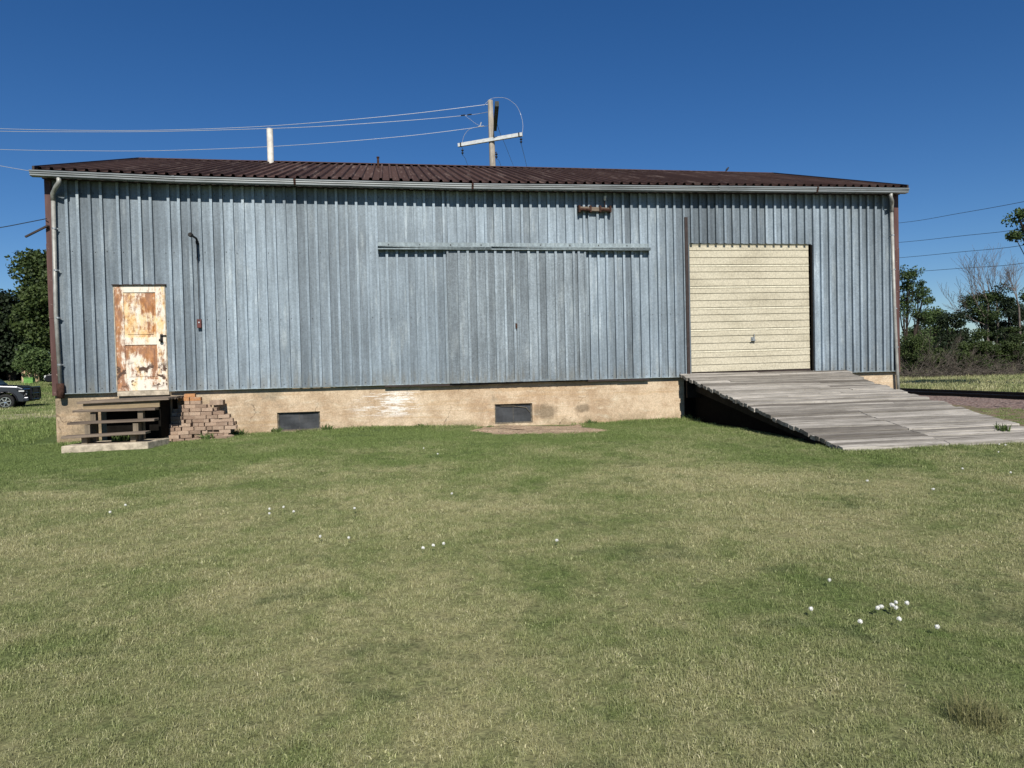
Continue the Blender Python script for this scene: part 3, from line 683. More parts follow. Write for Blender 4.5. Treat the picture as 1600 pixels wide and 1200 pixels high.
f.face((RX0, YW, FL), (RX0, YW, RZ), (RX0, YW+.12, RZ), (RX0, YW+.12, FL)); f.face((RX1, YW, RZ), (RX1, YW, FL), (RX1, YW+.12, FL), (RX1, YW+.12, RZ)); f.face((RX0, YW+.12, FL), (RX0, YW+.12, RZ+.1), (RX1, YW+.12, RZ+.1), (RX1, YW+.12, FL))
f.box((RX1-.028, YW-.028, FL+.05), (RX1+.012, YW-.002, RZ-.02)); f.build('door_jamb', MT['void'], ro)
f = MB(); f.box((6.252, YW-.09, 1.25), (6.262, YW-.03, 4.62)); f.box((6.262, YW-.09, 1.25), (6.318, YW-.078, 4.62)); f.build('guide_post', MT['dark_trim'], wh)
# wall lamp arm, conduit, switch box ------------------------------------
lx = -3.607; f = MB()
f.tube([(lx, YW-.066, 2.53), (lx, YW-.066, 3.70)], .007, 6); f.tube([(lx, YW-.066, 3.70), (lx-.003, YW-.066, 4.05)], .010, 8)
cdt = f.build('conduit', MT['darkiron'], wh)
f = MB(); f.tube([(lx, YW-.05, 4.05), (lx, YW-.07, 4.085), (lx, YW-.12, 4.10), (lx-.01, YW-.40, 4.105)], .020, 8); f.lathe((lx-.01, YW-.36, 4.105), (-.05, -1, .0), [(0, .02), (.02, .036), (.09, .044), (.12, .03), (.12, 0)], 12); f.lathe((lx, YW-.05, 4.0), (0, 0, 1), [(0, .026), (.06, .03), (.08, 0)], 10); f.build('lamp_arm', MT['darkiron'], cdt)
f = MB(); f.box((lx-.045, YW-.085, 2.40), (lx+.035, YW-.028, 2.565)); sb = f.build('switch_box', MT['redbox'], cdt, bevel=.006)
f = MB(); f.box((lx-.014, YW-.094, 2.49), (lx+.006, YW-.086, 2.515)); f.build('switch', MT['lamp'], sb)
# timber wall bracket under the eave --------------------------------------
f = MB(); f.box((3.93, YW-.115, 4.715), (4.63, YW-.04, 4.80), R3(0, .03, 0)); br = f.build('wall_bracket', MT['steps'], wh, bevel=.006)
for xx, wd in ((4.045, .24), (4.485, .22)):
    f = MB(); f.tube([(xx-wd/2, YW-.14, 4.745), (xx+wd/2, YW-.14, 4.735)], .028, 8)
    for e in (-wd/2, wd/2): f.box((xx+e-.018, YW-.155, 4.69), (xx+e+.018, YW-.03, 4.825))
    f.build('bracket_iron', MT['rust'], br)
f = MB(); px = PY(945, 309, 14.38); f.lathe((px.x, 14.39, px.z-.06), (.1, 0, 1), [(0, .012), (.03, .03), (.05, .022), (.075, .03), (.1, .018), (.105, 0)], 10); f.build('insulator', MT['pipe'], br)
f = MB(); f.tube([(px.x, 14.39, px.z-.06), (px.x+.01, 14.41, 4.78)], .008, 6); f.build('insulator_pin', MT['rust'], br)
# left service strut and its plate
f = MB(); f.box((-6.60, YW-.11, 4.20), (-6.16, YW-.07, 4.23), R3(0, -.50, 0)); f.box((-6.22, YW-.08, 4.28), (-6.18, YW-.03, 4.33)); f.build('service_strut', MT['dark_trim'], wh)

# ------------------------------------------------------------------ loading ramp
ra = thing('loading_ramp', (7.9, 11.7, .25), 'grey weathered plank ramp rising to the cream overhead door', 'ramp')
YT, YBt, ZT, ZB = 14.46, 8.86, 1.262, .275
slope = (ZT-ZB)/(YT-YBt); sa = math.atan(slope)
b = MB(); L = (YT-YBt)/math.cos(sa); n = 42; pw = L/n
for i in range(n):
    s0, s1 = i*pw+rnd(.004, .016), (i+1)*pw-rnd(.004, .016); dz = rnd(-.012, .012)
    yA = YT-s0*math.cos(sa); yB = YT-s1*math.cos(sa); zA = ZT-s0*math.sin(sa)+dz; zB2 = ZT-s1*math.sin(sa)+dz+rnd(-.006, .006)
    ym = (yA+yB)/2; xl = 6.09+rnd(-.014, .014); xrr = 9.68+max(0, ym-13.1)*.24+rnd(-.03, .05)
    segs = [(xl, xrr)] if random.random() < .86 else [(xl, 7.4+rnd(-.9, 1.4)-.004), None]
    if segs[-1] is None: segs[-1] = (segs[0][1]+.009, xrr)
    if i > 26 or i % 7 == 2: xm = 7.745+rnd(-.012, .012) if i > 26 else rnd(7, 9); segs = [(xl, xm-.006), (xm+.006, xrr)]
    for (xa, xb) in segs:
        t = rnd(0, 1)**1.4; m_ = 9; z_off = rnd(-.004, .004); th = .06
        for q in range(m_):                          # warped and cupped plank in short lengths
            def P(u, top, e):
                xx = xa+(xb-xa)*u/m_; wv_ = .005*math.sin(xx*3.1+i*1.7)+z_off
                return (xx, yA if e == 0 else yB, (zA if e == 0 else zB2)+wv_-(0 if top else th))
            b.face(P(q, 1, 1), P(q+1, 1, 1), P(q+1, 1, 0), P(q, 1, 0), tint=t); b.face(P(q, 0, 1), P(q+1, 0, 1), P(q+1, 1, 1), P(q, 1, 1), tint=t); b.face(P(q+1, 0, 0), P(q, 0, 0), P(q, 1, 0), P(q+1, 1, 0), tint=t)
        b.face(P(0, 0, 0), P(0, 0, 1), P(0, 1, 1), P(0, 1, 0), tint=t); b.face(P(m_, 0, 1), P(m_, 0, 0), P(m_, 1, 0), P(m_, 1, 1), tint=t)
b.build('deck', MT['deck'], ra)
def zr_(y): return ZT-(YT-y)*slope
for xx in (6.30, 7.2, 8.1, 9.0, 9.56):
    f = MB(); f.add([(xx+dx, y, zr_(y)-.07-d) for dx in (0, .09) for y, d in ((YT, 0), (YBt+.15, 0), (YBt+.9, .16), (YT, .24))], [(0, 1, 2, 3), (7, 6, 5, 4), (0, 4, 5, 1), (1, 5, 6, 2), (2, 6, 7, 3), (3, 7, 4, 0)]); f.build('stringer', MT['beam'], ra)
f = MB(); f.box((6.13, YT-.30, zr_(YT-.3)-.44), (9.6, YT-.24, zr_(YT-.3)-.08)); f.build('header_beam', MT['beam'], ra)
f = MB()
for xx in (6.42, 9.52):
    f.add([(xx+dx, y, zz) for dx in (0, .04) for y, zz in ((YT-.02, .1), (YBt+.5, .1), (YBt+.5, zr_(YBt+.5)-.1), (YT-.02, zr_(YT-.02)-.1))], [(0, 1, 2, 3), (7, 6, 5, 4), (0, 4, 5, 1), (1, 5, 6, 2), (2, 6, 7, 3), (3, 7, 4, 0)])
f.box((6.20, YT-.01, .1), (9.55, YT+.03, 1.15)); f.build('shade_boards', MT['void'], ra)  # near-black boards added to keep the ramp's open underside in shade

# ------------------------------------------------------------------ concrete pad and steps
pad = MB(); pts = [(-5.33, 12.56), (-4.08, 12.78), (-3.93, 13.45), (-5.25, 13.4)]
pv = [(x, y, z) for z in (.05, .395) for x, y in pts]; pad.add(pv, [(3, 2, 1, 0), (4, 5, 6, 7), (0, 1, 5, 4), (1, 2, 6, 5), (2, 3, 7, 6), (3, 0, 4, 7)])
po = pad.build('concrete_pad', MT['pad'], bevel=.015); tag(po, 'rough concrete slab in the grass under the wooden steps', 'slab')
st = thing('wooden_steps', (-4.7, 13.6, .395), 'weathered wooden steps leading up to the rusty panel door', 'steps')
f = MB()
for i in range(6):
    y0 = 13.33+.19*i; dz = rnd(-.004, .004)
    f.add([(-5.38, y0, 1.045+dz), (-3.90+rnd(-.02, .02), y0, 1.075+dz), (-3.90, y0+.182, 1.075+dz), (-5.38, y0+.182, 1.045+dz), (-5.38, y0, 1.085+dz), (-3.90, y0, 1.115+dz), (-3.90, y0+.182, 1.115+dz), (-5.38, y0+.182, 1.085+dz)],
          [(0, 3, 2, 1), (4, 5, 6, 7), (0, 1, 5, 4), (1, 2, 6, 5), (2, 3, 7, 6), (3, 0, 4, 7)], tint=rnd(0, 1))
f.build('landing', MT['steps'], st)
f = MB(); f.box((-5.30, 13.385, .945), (-4.06, 13.425, 1.075), R3(0, -.012, 0)); f.build('fascia_board', MT['fascia'], st)
for (x0_, x1_, y0, z, rot) in ((-5.40, -4.08, 13.20, .905, .004), (-5.40, -4.03, 12.98, .72, -.012), (-5.40, -4.10, 12.74, .515, -.024)):
    f = MB(); f.box((x0_, y0, z), (x1_, y0+.26, z+.04), R3(0, rot, 0), tint=rnd(.1, .9)); f.build('tread', MT['steps'], st, bevel=.004)
for xx in (-5.14, -4.38):                              # stepped side pieces
    f = MB()
    f.box((xx, 12.86, .395), (xx+.085, 12.98, .515)); f.box((xx, 13.0, .395), (xx+.085, 13.16, .70)); f.box((xx, 13.25, .395), (xx+.085, 13.36, .90)); f.build('riser_post', MT['post'], st)
for xx in (-4.86, -5.25, -4.15):
    f = MB(); f.box((xx, 14.0, .25), (xx+.1, 14.1, 1.05)); f.build('rear_post', MT['post'], st)
f = MB(); f.box((-4.10, 13.43, .40), (-4.06, 14.44, 1.06)); f.box((-4.98, 13.52, .40), (-4.11, 13.56, 1.04)); f.build('shade_panel', MT['void'], st)  # black panels put in to deepen the shade under the landing

# ------------------------------------------------------------------ brick heap
def brick_mesh(i):
    g = MB(); a, b2, c = .098, .046, .0315
    vs = []
    for z in (-c, c):
        for (x, y) in ((-a, -b2), (a, -b2), (a, b2), (-a, b2)): vs.append((x+rnd(-.003, .003), y+rnd(-.003, .003), z+rnd(-.002, .002)))
    g.add(vs, [(0, 3, 2, 1), (4, 5, 6, 7), (0, 1, 5, 4), (1, 2, 6, 5), (2, 3, 7, 6), (3, 0, 4, 7)]); return g
protos = []
nb = 0; bgroup = 'old bricks in the heap beside the wooden steps'
proto_ob = None
def put_brick(x, y, z, rz, orange=None, label=None, rx=0, ry=0):
    global proto_ob, nb
    if proto_ob is None:
        proto_ob = brick_mesh(0).build('brick', MT['brick'], bevel=.004); o = proto_ob
        pm = [proto_ob.data]
        for i in range(5):
            t = brick_mesh(i).build('brick', MT['brick']); pm.append(t.data); bpy.data.objects.remove(t)
        protos.extend(pm)
        po_ = brick_mesh(9).build('brick', MT['brick_orange']); protos.append(po_.data); bpy.data.objects.remove(po_)
    else:
        o = proto_ob.copy(); COL.objects.link(o)
    o.data = protos[-1] if orange else protos[random.randrange(len(protos)-1)]
    o.location = (x, y, z); o.rotation_euler = (rx, ry, rz); nb += 1
    tag(o, label or 'dull red brown brick piled in the heap by the steps', 'brick', bgroup)
CHH = .067
def heap_span(zz):                                     # outline of the heap by height
    return np.interp(zz, [.25, .33, .45, .56, .66, .74, .82, .90, .97, 1.04], [-4.30, -4.30, -4.34, -4.40, -4.36, -4.25, -4.12, -4.0, -3.93, -3.80]), np.interp(zz, [.25, .33, .45, .55, .65, .74, .80, .87, .95, 1.0, 1.04], [-3.10, -3.05, -2.97, -2.93, -2.98, -3.12, -3.25, -3.36, -3.50, -3.62, -3.66])
ncourse = 11
for kk in range(ncourse):
    zc = .275+CHH*(kk+.5); xl, xr2 = heap_span(zc); yfront = np.interp(kk, [0, 4, 8, 10], [13.83, 13.97, 14.14, 14.24])
    rows = [yfront, yfront+.11]
    for ri, yy in enumerate(rows):
        if yy > 14.47: continue
        x = xl+rnd(0, .05)
        while x < xr2-.04:
            header = random.random() < (.30 if kk < 7 else .45)
            wd = .098 if header else .202
            if x+wd > xr2+.09: header, wd = True, .098
            jit = rnd(-.06, .035) if ri == 0 else rnd(-.01, .01)
            if header: put_brick(x+wd/2, yy+.05+jit, zc, math.pi/2+rnd(-.12, .12))
            else: put_brick(x+wd/2, yy+jit, zc+rnd(-.002, .003), rnd(-.16, .16))
            x += wd+rnd(.001, .009)+(.03 if random.random() < .06 else 0)
ztop = .275+CHH*(ncourse+.5)
put_brick(-3.90, 14.30, ztop, .06, True, 'short orange brick at the left under the topmost brick of the heap')
put_brick(-3.68, 14.28, ztop, -.04, True, 'long orange brick in the second layer from the top of the heap')
put_brick(-3.80, 14.34, ztop+CHH, .05, True, 'small orange brick lying topmost on the brick heap')
put_brick(-4.44, 13.88, .275+CHH*4.5, .12, None, 'brown brick jutting from the heap toward the steps')
for (x, y, rz) in ((-3.02, 13.80, .9), (-3.12, 13.70, .3)): put_brick(x, y, gz(x, y)+.03, rz, None, 'loose brick fallen in the grass at the heap foot', rx=.1)
for i, x in enumerate((-3.40, -3.34, -3.28, -3.22)): put_brick(x, 14.34, .275+CHH*9.4+.06, math.pi/2, None, 'brick standing on edge in the row behind the heap top', rx=math.pi/2)

# ------------------------------------------------------------------ railway track
for xx, lab in ((16.60, 'near dark steel rail running away beside the warehouse'), (18.035, 'far dark steel rail running away past the warehouse')):
    f = MB(); zb_ = .265; pr = [(-.07, 0), (.07, 0), (.07, .012), (.012, .03), (.009, .10), (.036, .118), (.036, .155), (-.036, .155), (-.036, .118), (-.009, .10), (-.012, .03), (-.07, .012)]
    f.prism([(xx+x, zb_+z) for x, z in pr], 4, 140); o = f.build('railway_rail', MT['darkiron']); tag(o, lab, 'rail', 'rails of the railway track')
tie0 = None
for i, y in enumerate(np.arange(9, 34, .56)):
    if tie0 is None:
        f = MB(); f.box((-1.28, -.11, -.08), (1.28, .11, .08)); tie0 = f.build('railway_tie', MT['void'], bevel=.01); o = tie0
    else: o = tie0.copy(); COL.objects.link(o)
    o.location = (17.32+rnd(-.04, .04), y+rnd(-.03, .03), .185); o.rotation_euler = (0, 0, rnd(-.02, .02)); tag(o, 'black timber tie under the rails right of the ramp', 'railway tie', 'ties under the railway track')

# ------------------------------------------------------------------ utility pole and wires
PYY = 29.0; pb = PY(770, 265, PYY); pt = PY(766, 157, PYY)
pol = thing('utility_pole', (pb.x, PYY, gz(pb.x, PYY)), 'bleached wooden utility pole with two crossarms behind the roof', 'utility pole')
f = MB(); f.tube([(pb.x+.1, PYY, 0), (pb.x, PYY, pb.z), ((pt.x*.6+pb.x*.4), PYY, 11.2), (pt.x, PYY, pt.z)], [.16, .125, .115, .105], 14); f.build('pole', MT['polewood'], pol, smooth=False)
aL, aR = PY(716, 227, PYY+.55), PY(816, 210, PYY-.72); mid = (aL+aR)/2
def beam(b2, p, q, w, h):
    p, q = Vector(p), Vector(q); d = (q-p).normalized(); s = d.cross(Vector((0, 0, 1))).normalized()*w/2; u = s.cross(d).normalized()*h/2
    vs = [e+i*s+j*u for e in (p, q) for i, j in ((-1, -1), (1, -1), (1, 1), (-1, 1))]
    b2.add(vs, [(0, 1, 2, 3), (7, 6, 5, 4), (0, 4, 5, 1), (1, 5, 6, 2), (2, 6, 7, 3), (3, 7, 4, 0)])
f = MB(); beam(f, aL, aR, .11, .14); ca = f.build('crossarm', MT['arm'], pol)
for e, s in ((aL, 1), (aR, -1)):
    f = MB(); d = (aR-aL).normalized()*s; beam(f, e+d*.10, e+d*.15, .13, .16); f.build('end_band', MT['darkiron'], ca)
n1, n2 = PY(776.5, 157, PYY-1.25), PY(773, 193, PYY+1.6)
zc = (n1.z+n2.z)/2; n1 = PY(776.5, 160, PYY-1.3); n2.z = n1.z
f = MB(); beam(f, (n1.x, PYY-1.3, n1.z-.05), (n2.x, PYY+1.6, n1.z-.05), .15, .2); f.build('crossarm', MT['arm_dark'], pol)
def insul(p, drop):
    f = MB(); p = Vector(p); f.lathe(p, (0, 0, -1), [(0, .012), (.08, .012), (.085, .05), (.12, .055), (.125, .02), (.19, .02), (.195, .05), (.23, .05), (.235, .015), (.30, .015)], 10); f.build('insulator', MT['black'], pol, smooth=True)
i1 = PY(722.5, 231, PYY+.5); i2 = PY(814, 213.5, PYY-.65); i3 = PY(775.5, 237, PYY-.1)
for q in (i1, i2): insul(q, 0)
insul(i3, 0)
f = MB(); f.tube([Vector((pt.x+.1, PYY, i3.z-.02)), i3+Vector((0, 0, -.02))], .015, 6); f.build('insulator_pin', MT['rust'], pol)
def wire(name, pts, r, mat, lab, group, n=14):
    P = [Vector(p) for p in pts]; out = []
    for i in range(len(P)-1):                         # Catmull-Rom through the surveyed points
        p0, p1, p2, p3 = P[max(i-1, 0)], P[i], P[i+1], P[min(i+2, len(P)-1)]
        for s in range(n):
            t = s/n; out.append(.5*((2*p1)+(-p0+p2)*t+(2*p0-5*p1+4*p2-p3)*t*t+(-p0+3*p1-3*p2+p3)*t**3))
    out.append(P[-1]); f = MB(); f.tube(out, r, 5); o = f.build(name, mat); tag(o, lab, 'wire', group); return o
def sagline(pix, y0, y1): return [PY(u, v, y0+(y1-y0)*i/(len(pix)-1)) for i, (u, v) in enumerate(pix)]
gw = 'overhead wires running left from the utility pole'
wire('power_line', sagline([(766, 162.5), (640, 178), (500, 191), (380, 199), (240, 203.5), (120, 203.5), (0, 201), (-180, 194)], 29, 33), .0105, MT['wire'], 'topmost bright wire strung left from the pole top', gw)
wire('power_line', sagline([(762, 175), (730, 180), (640, 188), (500, 197.5), (380, 202), (240, 205.5), (120, 206), (0, 205), (-180, 200)], 29.1, 33.6), .0105, MT['wire'], 'second bright wire just below the topmost wire', gw)
wire('power_line', sagline([(764, 196), (745, 199), (640, 212), (500, 224), (380, 231), (240, 235.5), (120, 235.5), (0, 233.5), (-180, 226)], 29.1, 33), .0095, MT['wire'], 'lowest bright wire passing behind the white vent pipe', gw)
gd = 'dark wires dropping away behind the roof from the pole'
wire('drop_wire', [i1+Vector((0, 0, -.29)), PY(727, 248, 34), PY(733, 264, 42), PY(742, 285, 60), PY(748, 300, 80)], .010, MT['wire_dark'], 'thin dark wire hanging from the left insulator of the crossarm', gd)
wire('drop_wire', [i3+Vector((0, 0, -.29)), PY(780, 252, 34), PY(785, 266, 42), PY(792, 285, 60), PY(798, 300, 80)], .010, MT['wire_dark'], 'thin dark wire starting at the insulator on the pole shaft', gd)
wire('drop_wire', [PY(775, 188, 29.8), PY(781, 207, 31), PY(790, 228, 35), PY(804, 264, 46), PY(812, 285, 62)], .009, MT['wire_dark'], 'thin wire descending from the dark upper crossarm', gd)
wire('drop_wire', [i2+Vector((0, 0, -.29)), PY(819, 243, 33), PY(824, 264, 40), PY(830, 285, 55), PY(834, 300, 75)], .010, MT['wire_dark'], 'thin dark wire hanging from the right insulator of the crossarm', gd)
gj = 'loose jumper wires on the utility pole'
wire('jumper_wire', [PY(757, 164, 29), PY(766, 155, 29), PY(777, 152.5, 29), PY(790, 153.5, 29), PY(800, 159, 29), PY(808, 167, 29), PY(814, 180, 29), PY(817, 195, 28.7), PY(816, 209, 28.4)], .008, MT['wire'], 'bright jumper wire looping over the pole top to the right', gj)
wire('jumper_wire', [PY(722, 228, 29.5), PY(724, 215, 29.4), PY(730, 205, 29.3), PY(738, 200, 29.2), PY(752, 198, 29.1)], .009, MT['wire'], 'bright jumper wire curving up from the left crossarm end', gj)
wire('jumper_wire', [PY(726, 180, 29.1), PY(735, 187, 29.1), PY(743, 193, 29.1), PY(751, 197, 29.1)], .007, MT['wire'], 'short slanting jumper between the second and lowest wires', gj)
f = MB(); f.tube([PY(750, 197.5, 29.05), PY(752, 191, 29.05)], .022, 6); f.tube([PY(747, 198, 29.05), PY(756, 197, 29.05)], .02, 6); f.build('clamp', MT['wire'], pol)
f = MB(); f.tube([PY(720, 180.5, 29.15), PY(727, 179.5, 29.13)], .024, 6); f.tube([PY(730, 179.5, 29.12), PY(737, 178.5, 29.1)], .024, 6); f.build('strain_clamp', MT['black'], pol)
ge = 'service wires at the left end of the warehouse'
wire('service_wire', sagline([(52, 268), (25, 263.5), (0, 259), (-60, 247)], 14.35, 15.4), .0055, MT['wire'], 'thin bright wire meeting the left end of the gutter', ge)
wire('service_wire', sagline([(73, 341.5), (40, 348), (0, 355.5), (-70, 366)], 14.4, 15.6), .0085, MT['wire_dark'], 'black cable reaching the brown corner trim on the left', ge)
gr_ = 'dark wires above the scrub trees on the right'
for (a, b2, lab) in (((348, 315), 0, 'highest dark wire above the trees right of the warehouse'), ((378.5, 357), 1, 'second highest dark wire above the right trees'), ((402.5, 383), 2, 'third dark wire running into the right tree canopy'), ((426, 411), 3, 'lowest dark wire crossing the dead branches')):
    y1_, y2_ = a
    wire('power_line', [PY(1180, y1_+(12 if b2 < 2 else 6), 100), PY(1300, y1_+8, 72), PY(1408, y1_, 55), PY(1500, (y1_*.55+y2_*.45), 46), PY(1600, y2_, 40), PY(1760, y2_-34, 33)], .017, MT['wire_dark'], lab, gr_)

# ------------------------------------------------------------------ plants
def leaves(centers, radii, n, size, flat=0.0, seed=0):
    rng = np.random.default_rng(seed); c = np.asarray(centers); r = np.asarray(radii)
    which = rng.integers(0, len(c), n); u = rng.normal(size=(n, 3)); u /= np.linalg.norm(u, axis=1)[:, None]
    rr_ = rng.random(n)**.45
    p = c[which]+u*rr_[:, None]*r[which]
    d = rng.normal(size=(n, 3)); d[:, 2] -= .3; d /= np.linalg.norm(d, axis=1)[:, None]
    nrm = rng.normal(size=(n, 3))+u*.8+np.array([0, 0, .5]); s = np.cross(d, nrm); s /= np.linalg.norm(s, axis=1)[:, None]+1e-9
    L = size*(.6+.8*rng.random(n))[:, None]; W_ = L*.36
    v = np.stack([p-d*L*.5, p+s*W_, p+d*L*.5, p-s*W_], 1).reshape(-1, 3)
    tint = np.clip(rng.random(n)*.6+.4*rng.random(len(c))[which], 0, 1)
    return v, tint
def leaf_object(name, v, tint, mat, parent):
    n = len(v)//4; o = Vector(ORIG[parent.name]); v = v-np.array(o)
    me = bpy.data.meshes.new(name); me.vertices.add(n*4); me.vertices.foreach_set('co', v.astype(np.float32).ravel())
    me.loops.add(n*4); me.loops.foreach_set('vertex_index', np.arange(n*4, dtype=np.int32)); me.polygons.add(n)
    me.polygons.foreach_set('loop_start', np.arange(0, n*4, 4, dtype=np.int32)); me.polygons.foreach_set('loop_total', np.full(n, 4, dtype=np.int32))
    a = me.attributes.new('tint', 'FLOAT', 'FACE'); a.data.foreach_set('value', tint.astype(np.float32)); me.materials.append(mat); me.update(calc_edges=True)
    ob = bpy.data.objects.new(name, me); COL.objects.link(ob); ob.parent = parent; return ob
def branchy(b, p, d, L, r, depth, rng, spread=.6, up=.15, minr=.004):
    n = 5; pts = [Vector(p)]; dd = Vector(d).normalized(); rs = [r]
    for i in range(n):
        dd = (dd+Vector((rng.normal(0, .13), rng.normal(0, .13), rng.normal(0, .10)+up*.3))).normalized(); pts.append(pts[-1]+dd*L/n); rs.append(max(minr, r*(1-.75*(i+1)/n)))
    b.tube(pts, rs, 5 if depth > 1 else 4, cap=False, tint=rng.random())
    if depth > 0:
        for i in range(2, n+1):
            for _ in range(2 if depth > 1 else 2):
                ax = Vector(rng.normal(size=3)); nd = (dd+ax.normalized()*spread+Vector((0, 0, up))).normalized()
                branchy(b, pts[i], nd, L*rng.uniform(.4, .68), rs[i]*.75, depth-1, rng, spread, up, minr)
def tree(name, u, vb, Yd, blobs, lab, leafm, nleaf, size, seed, trunk_r=.12, barkm='bark', sub=22, subr=(.35, .65), group=None, cat='tree', zb_=None, lean=0, depthr=.8):
    """blobs: crown masses as photo measurements (u, v, ru, rv) at depth Yd"""
    rng = np.random.default_rng(seed); base = PY(u, vb, Yd); base.z = gz(base.x, base.y)-.05 if zb_ is None else zb_
    t = thing(name, base, lab, cat, group); sc2 = (PY(u+100, 500, Yd)-PY(u, 500, Yd)).length/100
    cs, rs = [], []; B = MB()
    tot = sum(q[2]*q[3] for q in blobs)
    for (bu, bv, ru, rv) in blobs:
        c = PY(bu, bv, Yd); k_ = max(3, int(sub*ru*rv/tot)); fork = base.lerp(c, .45); fork.x = base.x*.6+c.x*.4
        j1 = base+(fork-base)*.5+Vector((rng.normal(0, .1), rng.normal(0, .1), 0))
        B.tube([base, j1, fork, c], [trunk_r, trunk_r*.8, trunk_r*.6, trunk_r*.3], 7, cap=False)
        for i in range(k_):
            w3 = rng.normal(size=3); w3 /= np.linalg.norm(w3); q = rng.random()**.33*.85
            p = c+Vector((w3[0]*ru*sc2*q, w3[1]*max(ru, rv)*sc2*q*depthr, w3[2]*rv*sc2*q))
            rr_ = rng.uniform(*subr); cs.append(tuple(p)); rs.append((rr_*1.15, rr_*1.15, rr_*.8))
            m = fork.lerp(p, .55)+Vector((0, 0, -.1)); B.tube([fork.lerp(c, rng.uniform(0, .9)), m, p], [trunk_r*.3, trunk_r*.17, .008], 5, cap=False)
    B.build('trunk', MT[barkm], t, smooth=True)
    v, ti = leaves(cs, rs, nleaf, size, seed=seed); leaf_object('crown', v, ti, MT[leafm], t); return t
# right hand scrub (measured on the photo)
gt = 'trees beyond the railway track'
tree('tree', 1416, 601, 38, [(1418, 438, 20, 26), (1442, 464, 17, 22), (1412, 480, 14, 22), (1438, 492, 22, 10)], 'slender open tree closest to the warehouse corner on the right', 'leaf', 6000, .10, 11, .10, sub=40, subr=(.25, .55), group=gt)
for (u, v0, ru, s, yy) in ((1428, 535, 16, 21, 62), (1448, 525, 14, 22, 66), (1462, 510, 14, 23, 64)):
    tree('poplar_tree', u, 597, yy, [(u, v0+18, ru, 42), (u, v0-10, ru*.6, 22)], {1428: 'pale green distant tree lowest and nearest the warehouse corner', 1448: 'pale green distant tree between two paler ones', 1462: 'tallest pale green distant tree left of the dark bushy tree'}[u], 'leaf_light', 5200, .19, s, .12, sub=26, subr=(.5, .9), group='pale trees far beyond the track')
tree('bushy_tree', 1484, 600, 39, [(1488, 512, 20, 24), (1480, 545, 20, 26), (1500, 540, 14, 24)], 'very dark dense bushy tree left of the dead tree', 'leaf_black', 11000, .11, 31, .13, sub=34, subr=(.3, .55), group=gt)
tree('tree', 1552, 600, 41, [(1522, 470, 20, 18), (1545, 462, 20, 16), (1540, 495, 28, 20), (1540, 522, 32, 20)], 'dark leafy tree growing around the bare dead stems', 'leaf', 12500, .105, 32, .10, sub=40, subr=(.2, .65), group=gt)
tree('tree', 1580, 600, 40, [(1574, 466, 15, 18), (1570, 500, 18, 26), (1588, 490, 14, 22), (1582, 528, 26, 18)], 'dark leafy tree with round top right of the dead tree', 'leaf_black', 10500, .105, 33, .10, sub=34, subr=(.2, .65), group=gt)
tree('tree', 1625, 600, 40, [(1612, 500, 22, 45), (1640, 470, 30, 40)], 'dark leafy tree cut by the right picture edge', 'leaf', 9500, .11, 34, .12, sub=30, subr=(.3, .55), group=gt)
gs = 'shrubs along the far side of the track'
for (u, bl, m, s, lab, nl) in ((1520, [(1508, 556, 20, 22), (1532, 540, 24, 26), (1548, 560, 18, 22)], 'leaf_olive', 41, 'olive green juniper shrub in the middle of the scrub', 16000), (1576, [(1566, 560, 20, 26), (1586, 540, 20, 30)], 'leaf_olive', 42, 'olive green shrub right of the middle juniper shrub', 14000),
        (1546, [(1540, 574, 24, 16)], 'leaf', 43, 'low dark shrub in front of the juniper shrub', 5000), (1440, [(1430, 552, 15, 30), (1454, 560, 16, 22)], 'leaf_olive', 44, 'thin olive shrub nearest the warehouse corner', 8000),
        (1480, [(1476, 574, 16, 14), (1494, 566, 12, 16)], 'leaf_black', 45, 'low black green shrub above the brush pile', 4500), (1612, [(1605, 570, 22, 24), (1622, 545, 22, 34)], 'leaf', 46, 'dark shrub cut by the right picture edge', 9000), (1418, [(1416, 548, 10, 32)], 'leaf_olive', 47, 'tall narrow olive shrub touching the warehouse corner', 3000)):
    tree('shrub', u, 601, 36.5, bl, lab, m, nl, .085, s, .05, sub=34, subr=(.2, .5), group=gs, cat='shrub')
for (u, h_, s, lab) in ((1462, 2.0, 92, 'bare grey bush between the thin shrub and the dark tree'), (1500, 1.4, 93, 'bare grey bush left of the middle juniper shrub'), (1592, 1.8, 95, 'bare twiggy bush near the right picture edge')):
    rng = np.random.default_rng(s); p = PY(u, 600, 35.9); p.z = gz(p.x, p.y)-.03; b = MB()
    for i in range(4): branchy(b, p+Vector((rng.normal(0, .12), rng.normal(0, .12), 0)), (rng.normal(0, .45), rng.normal(0, .3), 1), h_*rng.uniform(.6, 1), .016, 2, rng, .5, .12, .004)
    o = b.build('bare_bush', MT['twig']); tag(o, lab, 'bush', 'bare bushes along the track')
